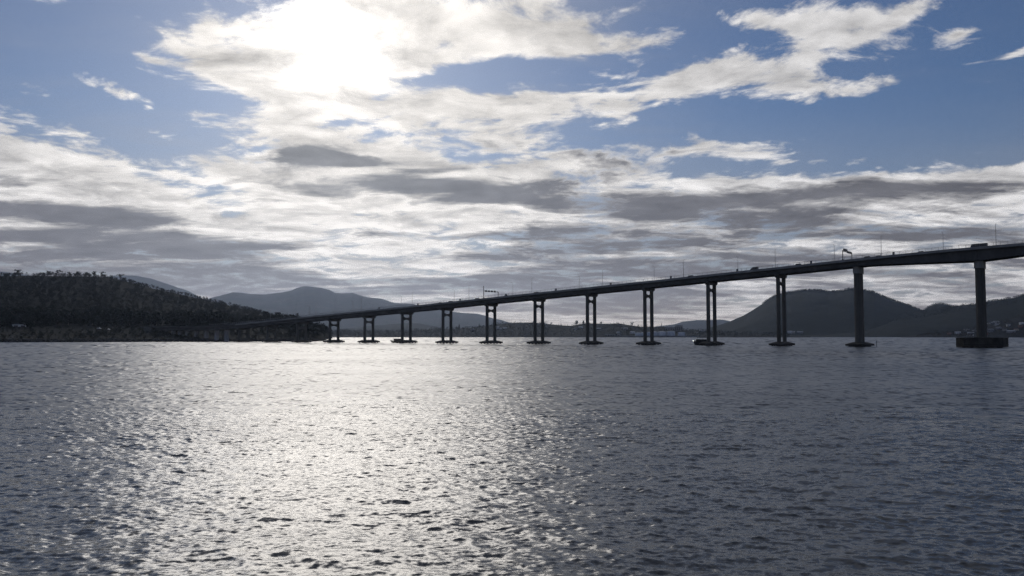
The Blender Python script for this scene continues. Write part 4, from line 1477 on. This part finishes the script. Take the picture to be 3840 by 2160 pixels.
g = 'houses on the right shore'
sub = [(3592, 1253, 18, 9, 6.5, 'white', 'pale metal', 'large white house at the water edge just left of the fender', 2),
       (3624, 1243, 13, 9, 5.5, 'cream', 'grey', 'cream house above the left end of the fender', 2),
       (3640, 1253, 20, 8, 3.6, 'grey', 'pale metal', 'long low pale-roofed house behind the left half of the fender', 1),
       (3655, 1247, 12, 9, 5.0, 'grey', 'grey', 'grey house left of the foot of the main pier', 2),
       (3625, 1217, 22, 9, 3.6, 'grey', 'grey', 'long grey house high on the slope left of the main pier', 1),
       (3696, 1231, 10, 8, 4.0, 'white', 'dark', 'small white house touching the right edge of the main pier', 1),
       (3712, 1222, 14, 8, 4.5, 'cream', 'pale metal', 'cream house with a pale roof right of the main pier, halfway up', 1),
       (3728, 1219, 17, 8, 4.0, 'grey', 'pale metal', 'grey house with a long pale roof, uphill right of the main pier', 1),
       (3738, 1213, 20, 8, 4.0, 'white', 'pale metal', 'uppermost pale-roofed house right of the main pier', 1),
       (3741, 1224, 14, 10, 6.0, 'white', 'grey', 'two-storey white house below the uppermost pale roof', 2),
       (3716, 1246, 16, 12, 8.0, 'grey', 'grey', 'tall grey building behind the right half of the fender', 3),
       (3745, 1238, 15, 9, 6.0, 'grey', 'grey', 'grey two-storey house right of the fender, mid slope', 2),
       (3768, 1243, 12, 9, 5.5, 'cream', 'grey', 'cream house upslope of the right end of the fender', 2),
       (3783, 1228, 11, 8, 5.5, 'white', 'grey', 'white house on the upper slope, right of the fender', 2),
       (3792, 1249, 24, 9, 6.0, 'grey', 'pale metal', 'long pale-roofed shed by the water right of the fender', 1),
       (3812, 1243, 13, 9, 5.0, 'cream', 'red tiled', 'cream house with a red roof near the right edge of the photo', 1),
       (3828, 1233, 14, 9, 5.0, 'brick', 'red tiled', 'brick house near the right edge of the photo', 1),
       (3834, 1222, 16, 9, 4.5, 'white', 'pale metal', 'white house nearest the right edge of the photo, high on the slope', 1),
       (3560, 1255, 13, 9, 4.5, 'brick', 'red tiled', 'leftmost brick house among the trees left of the fender', 1)]
for px_, py_, w, d, h, wl, rf, lb, fl in sub:
    put_house('suburb_slope', px_, py_, w, d, h, wl, rf, lb, g, fl)
g = 'houses on the headland'
hd_ = [(1863, 1234, 17, 9, 7, 'white', 'pale metal', 'bright white house on the headland just right of the fifth pier', 2), (1879, 1237, 12, 9, 5, 'grey', 'pale metal', 'small pale house right of the bright white one on the headland', 1),
       (1893, 1233, 15, 9, 5, 'white', 'grey', 'white house with a grey roof, rightmost of three near the fifth pier', 1), (1772, 1243, 9, 8, 9, 'grey', 'grey', 'narrow grey house low on the headland left of the fifth pier', 3),
       (2160, 1236, 14, 9, 5, 'grey', 'grey', 'grey house on the headland left of the seventh pier', 1), (2178, 1231, 16, 9, 5, 'white', 'pale metal', 'pale house under the round skyline trees', 1),
       (2245, 1237, 18, 9, 5, 'grey', 'pale metal', 'pale-roofed house right of the seventh pier', 1), (2342, 1236, 24, 10, 5, 'grey', 'pale metal', 'long pale roof on the headland slope between two piers', 1),
       (2320, 1250, 13, 9, 5, 'white', 'grey', 'white house low on the headland left of the storage tanks', 1), (2372, 1252, 16, 10, 7, 'white', 'pale metal', 'white two-storey building beside the leftmost tank', 2),
       (2634, 1243, 22, 9, 4, 'grey', 'pale metal', 'long pale roof right of the storage tanks', 1), (2612, 1252, 12, 9, 5, 'cream', 'grey', 'cream house near the water right of the storage tanks', 1)]
for px_, py_, w, d, h, wl, rf, lb, fl in hd_:
    put_house('headland', px_, py_, w, d, h, wl, rf, lb, g, fl)
for px_, py_, w, h, wl, lb in ((2962, 1250, 20, 8, 'white', 'white building at the foot of the dome hill, right of the last twin columns'), (2975, 1251, 14, 6, 'cream', 'cream building beside the white one at the foot of the dome hill'), (3001, 1250, 24, 6, 'grey', 'grey low building further right at the foot of the dome hill')):
    put_house('dome_hill', px_, py_, w, 12, h, wl, 'pale metal', lb, 'buildings at the foot of the dome hill', 2)

# storage tanks
TANK = material('tank_paint', 0.5, build=stained((0.58, 0.61, 0.66), (0.74, 0.77, 0.80), 0.08, 0.3))
gt = 'storage tanks on the headland shore'
tanks = [(2394, 23, 12.5, 'dull', 'leftmost storage tank, low and dull white'), (2413, 20, 13.5, 'dull', 'second storage tank from the left, partly behind a bridge column'), (2432, 20, 15.0, 'flat', 'narrow storage tank seen between the two columns of a pier'),
         (2456, 24, 15.0, 'dome', 'storage tank just right of the twin columns'), (2483, 31, 15.5, 'dome', 'widest storage tank, with a low domed roof'), (2516, 28, 17.5, 'flat', 'tallest storage tank, pale blue, second from the right'),
         (2556, 25, 14.0, 'flat', 'rightmost storage tank, standing apart from the rest')]
for px_, w, h, kd, lb in tanks:
    a_ = float(px_az(px_))
    rr = 3010.0
    o = empty('storage_tank', (rr * math.sin(a_), rr * math.cos(a_), 3.0))
    n = 24
    MB().prism([(w / 2 * math.cos(2 * math.pi * i / n), w / 2 * math.sin(2 * math.pi * i / n)) for i in range(n)], 0, h).build('shell', TANK, o)
    rg = [[(w / 2 * k * math.cos(2 * math.pi * i / n), w / 2 * k * math.sin(2 * math.pi * i / n), h + z) for i in range(n)] for k, z in ((1.0, .004), (.75, 1.1 if kd == 'dome' else .5), (.4, 2.0 if kd == 'dome' else .9), (.05, 2.4 if kd == 'dome' else 1.1))]
    MB().loft(rg).build('roof', R_PALE, o)
    MB().tube((w / 2 * .7, -w / 2 * .75, 0), (w / 2 * .7, -w / 2 * .75, h + 1), .25, 6).build('pipe', STEEL, o)
    tag(o, lb, 'storage tank', gt)
# tank yard wall, wharf sheds, tower block, mast
def yard_box(name, px0, px1, y0, y1, rr, z0, mat, rmat, label, cat, win=0):
    a0, a1 = float(px_az(px0)), float(px_az(px1))
    am = (a0 + a1) / 2
    w = (a1 - a0) * rr
    zt = EYE + float(px_tan(y0)) * rr
    zb = z0
    o = empty(name, (rr * math.sin(am), rr * math.cos(am), zb), -am)
    MB().box(-w / 2, w / 2, 0, 14, -1, zt - zb).build('wall', mat, o)
    MB().box(-w / 2 - .4, w / 2 + .4, -.4, 14.4, zt - zb + .003, zt - zb + .45).build('roof', rmat, o)
    for i in range(win):
        x = -w / 2 + (i + .5) * w / win
        MB().box(x - w / win * .3, x + w / win * .3, -.06, -.003, (zt - zb) * .45, (zt - zb) * .8).build('window', GLASS, o)
    tag(o, label, cat)
    return o


yard_box('yard_wall', 2300, 2620, 1259, 1262, 2975, 0.0, W_GREY, R_GREY, 'long low grey wharf wall in front of the storage tanks', 'wall')
yard_box('wharf_shed', 2268, 2326, 1254.5, 1259, 3000, 2.0, W_GREY, R_PALE, 'long low wharf shed with a pale roof left of the storage tanks', 'shed', 6)
yard_box('factory', 2531, 2560, 1221, 1246, 3300, 12, W_GREY, R_DARK, 'dark blocky factory building rising behind the two right-hand tanks', 'factory', 4)
yard_box('factory_annex', 2495, 2531, 1228, 1246, 3290, 12, W_GREY, R_DARK, 'lower dark factory wing left of the blocky factory', 'factory', 4)
yard_box('apartment_block', 1029, 1051, 1174.5, 1186, 1480, 38, W_GREY, R_GREY, 'small grey apartment block at the right end of the left hill crest', 'building', 4)
yard_box('boat_shed', 45, 98, 1223, 1232, 1030, 13.5, WHITE, R_PALE, 'long white boat shed on the left shore near the photo edge', 'shed', 2)
m = spot('headland', 2481, 0.98)
o = empty('radio_mast', tuple(m))
MB().loft([[(x * k, y * k, z) for x, y in ((-1.6, -1.6), (1.6, -1.6), (1.6, 1.6), (-1.6, 1.6))] for z, k in ((0, 1), (16, .35))]).build('tower', DARK_STEEL, o)
MB().tube((0, 0, 16), (0, 0, 22), .25, 6).build('antenna', STEEL, o)
tag(o, 'thin dark mast on the headland skyline above the storage tanks', 'mast')
# parked vehicles, and a car put in for a light, on the left shore
for px_, t_, lb in ((371, .165, 'white van parked on the left shore road'), (405, .15, 'small white car parked right of the van on the left shore'), (790, .165, 'white car standing in for a speck of light at the right part of the approach viaduct on the left shore')):
    v = car(paint('white_car_paint', (0.7, 0.7, 0.7)), lb, 'wagon')
    p_ = spot('left_hill', px_, t_)
    v.location = p_
    v.rotation_euler = (0, 0, random.uniform(-.4, .4))
    v['group'] = 'vehicles parked on the left shore'
# barge and small boats off the right shore
o = empty('barge', (2828 * 0 + 1075.0, 3760.0, 0.0))
hull_mesh(58.0, 12.0, 2.4, 0.5, 'hull', NAVY, o)
MB().box(14, 22, -4, 4, 2.4, 6.4).build('wheelhouse', W_GREY, o)
tag(o, 'long low dark barge moored off the far shore left of the last twin columns', 'barge')
o = empty('moored_boat', (965.0, 3640.0, 0.0))
hull_mesh(17.0, 5.0, 1.8, 0.7, 'hull', WHITE, o)
MB().box(-3, 4.5, -1.8, 1.8, 1.8, 4.8).build('cabin', WHITE, o)
tag(o, 'small white boat moored off the far shore, left of the barge', 'boat')

# boulders along the left waterline
rng = np.random.default_rng(77)
boul = MB()
for k in range(700):
    px_ = rng.uniform(-350, 1170)
    p_ = spot('left_hill', px_, rng.uniform(0.001, 0.014))
    r_ = rng.uniform(.5, 1.4)
    vs_ = []
    for q in range(8):
        vs_.append((p_.x + (1 if q & 1 else -1) * r_ * rng.uniform(.5, 1), p_.y + (1 if q & 2 else -1) * r_ * rng.uniform(.5, 1), max(p_.z, 0.1) + (1 if q & 4 else -1) * r_ * rng.uniform(.4, .8)))
    boul.add(vs_, [(0, 2, 3, 1), (4, 5, 7, 6), (0, 1, 5, 4), (1, 3, 7, 5), (3, 2, 6, 7), (2, 0, 4, 6)])
o = boul.build('shore_rocks', ROCK)
tag(o, 'dark boulders along the left waterline', 'rocks', kind='stuff')

# ================================================================ haze
hz_m = bpy.data.materials.new('air')
hz_m.use_nodes = True
ht = hz_m.node_tree
ht.nodes.clear()
vol = ht.nodes.new('ShaderNodeVolumePrincipled')
vol.inputs['Color'].default_value = (0.60, 0.74, 1.0, 1)
vol.inputs['Density'].default_value = 3.5e-5
vol.inputs['Anisotropy'].default_value = 0.72
mo = ht.nodes.new('ShaderNodeOutputMaterial')
ht.links.new(vol.outputs[0], mo.inputs['Volume'])
hb = MB().box(-17000, 17000, -16000, 16500, -4.0, 900.0).build('haze', hz_m)
tag(hb, 'thin haze over the river and hills', 'haze', kind='stuff')
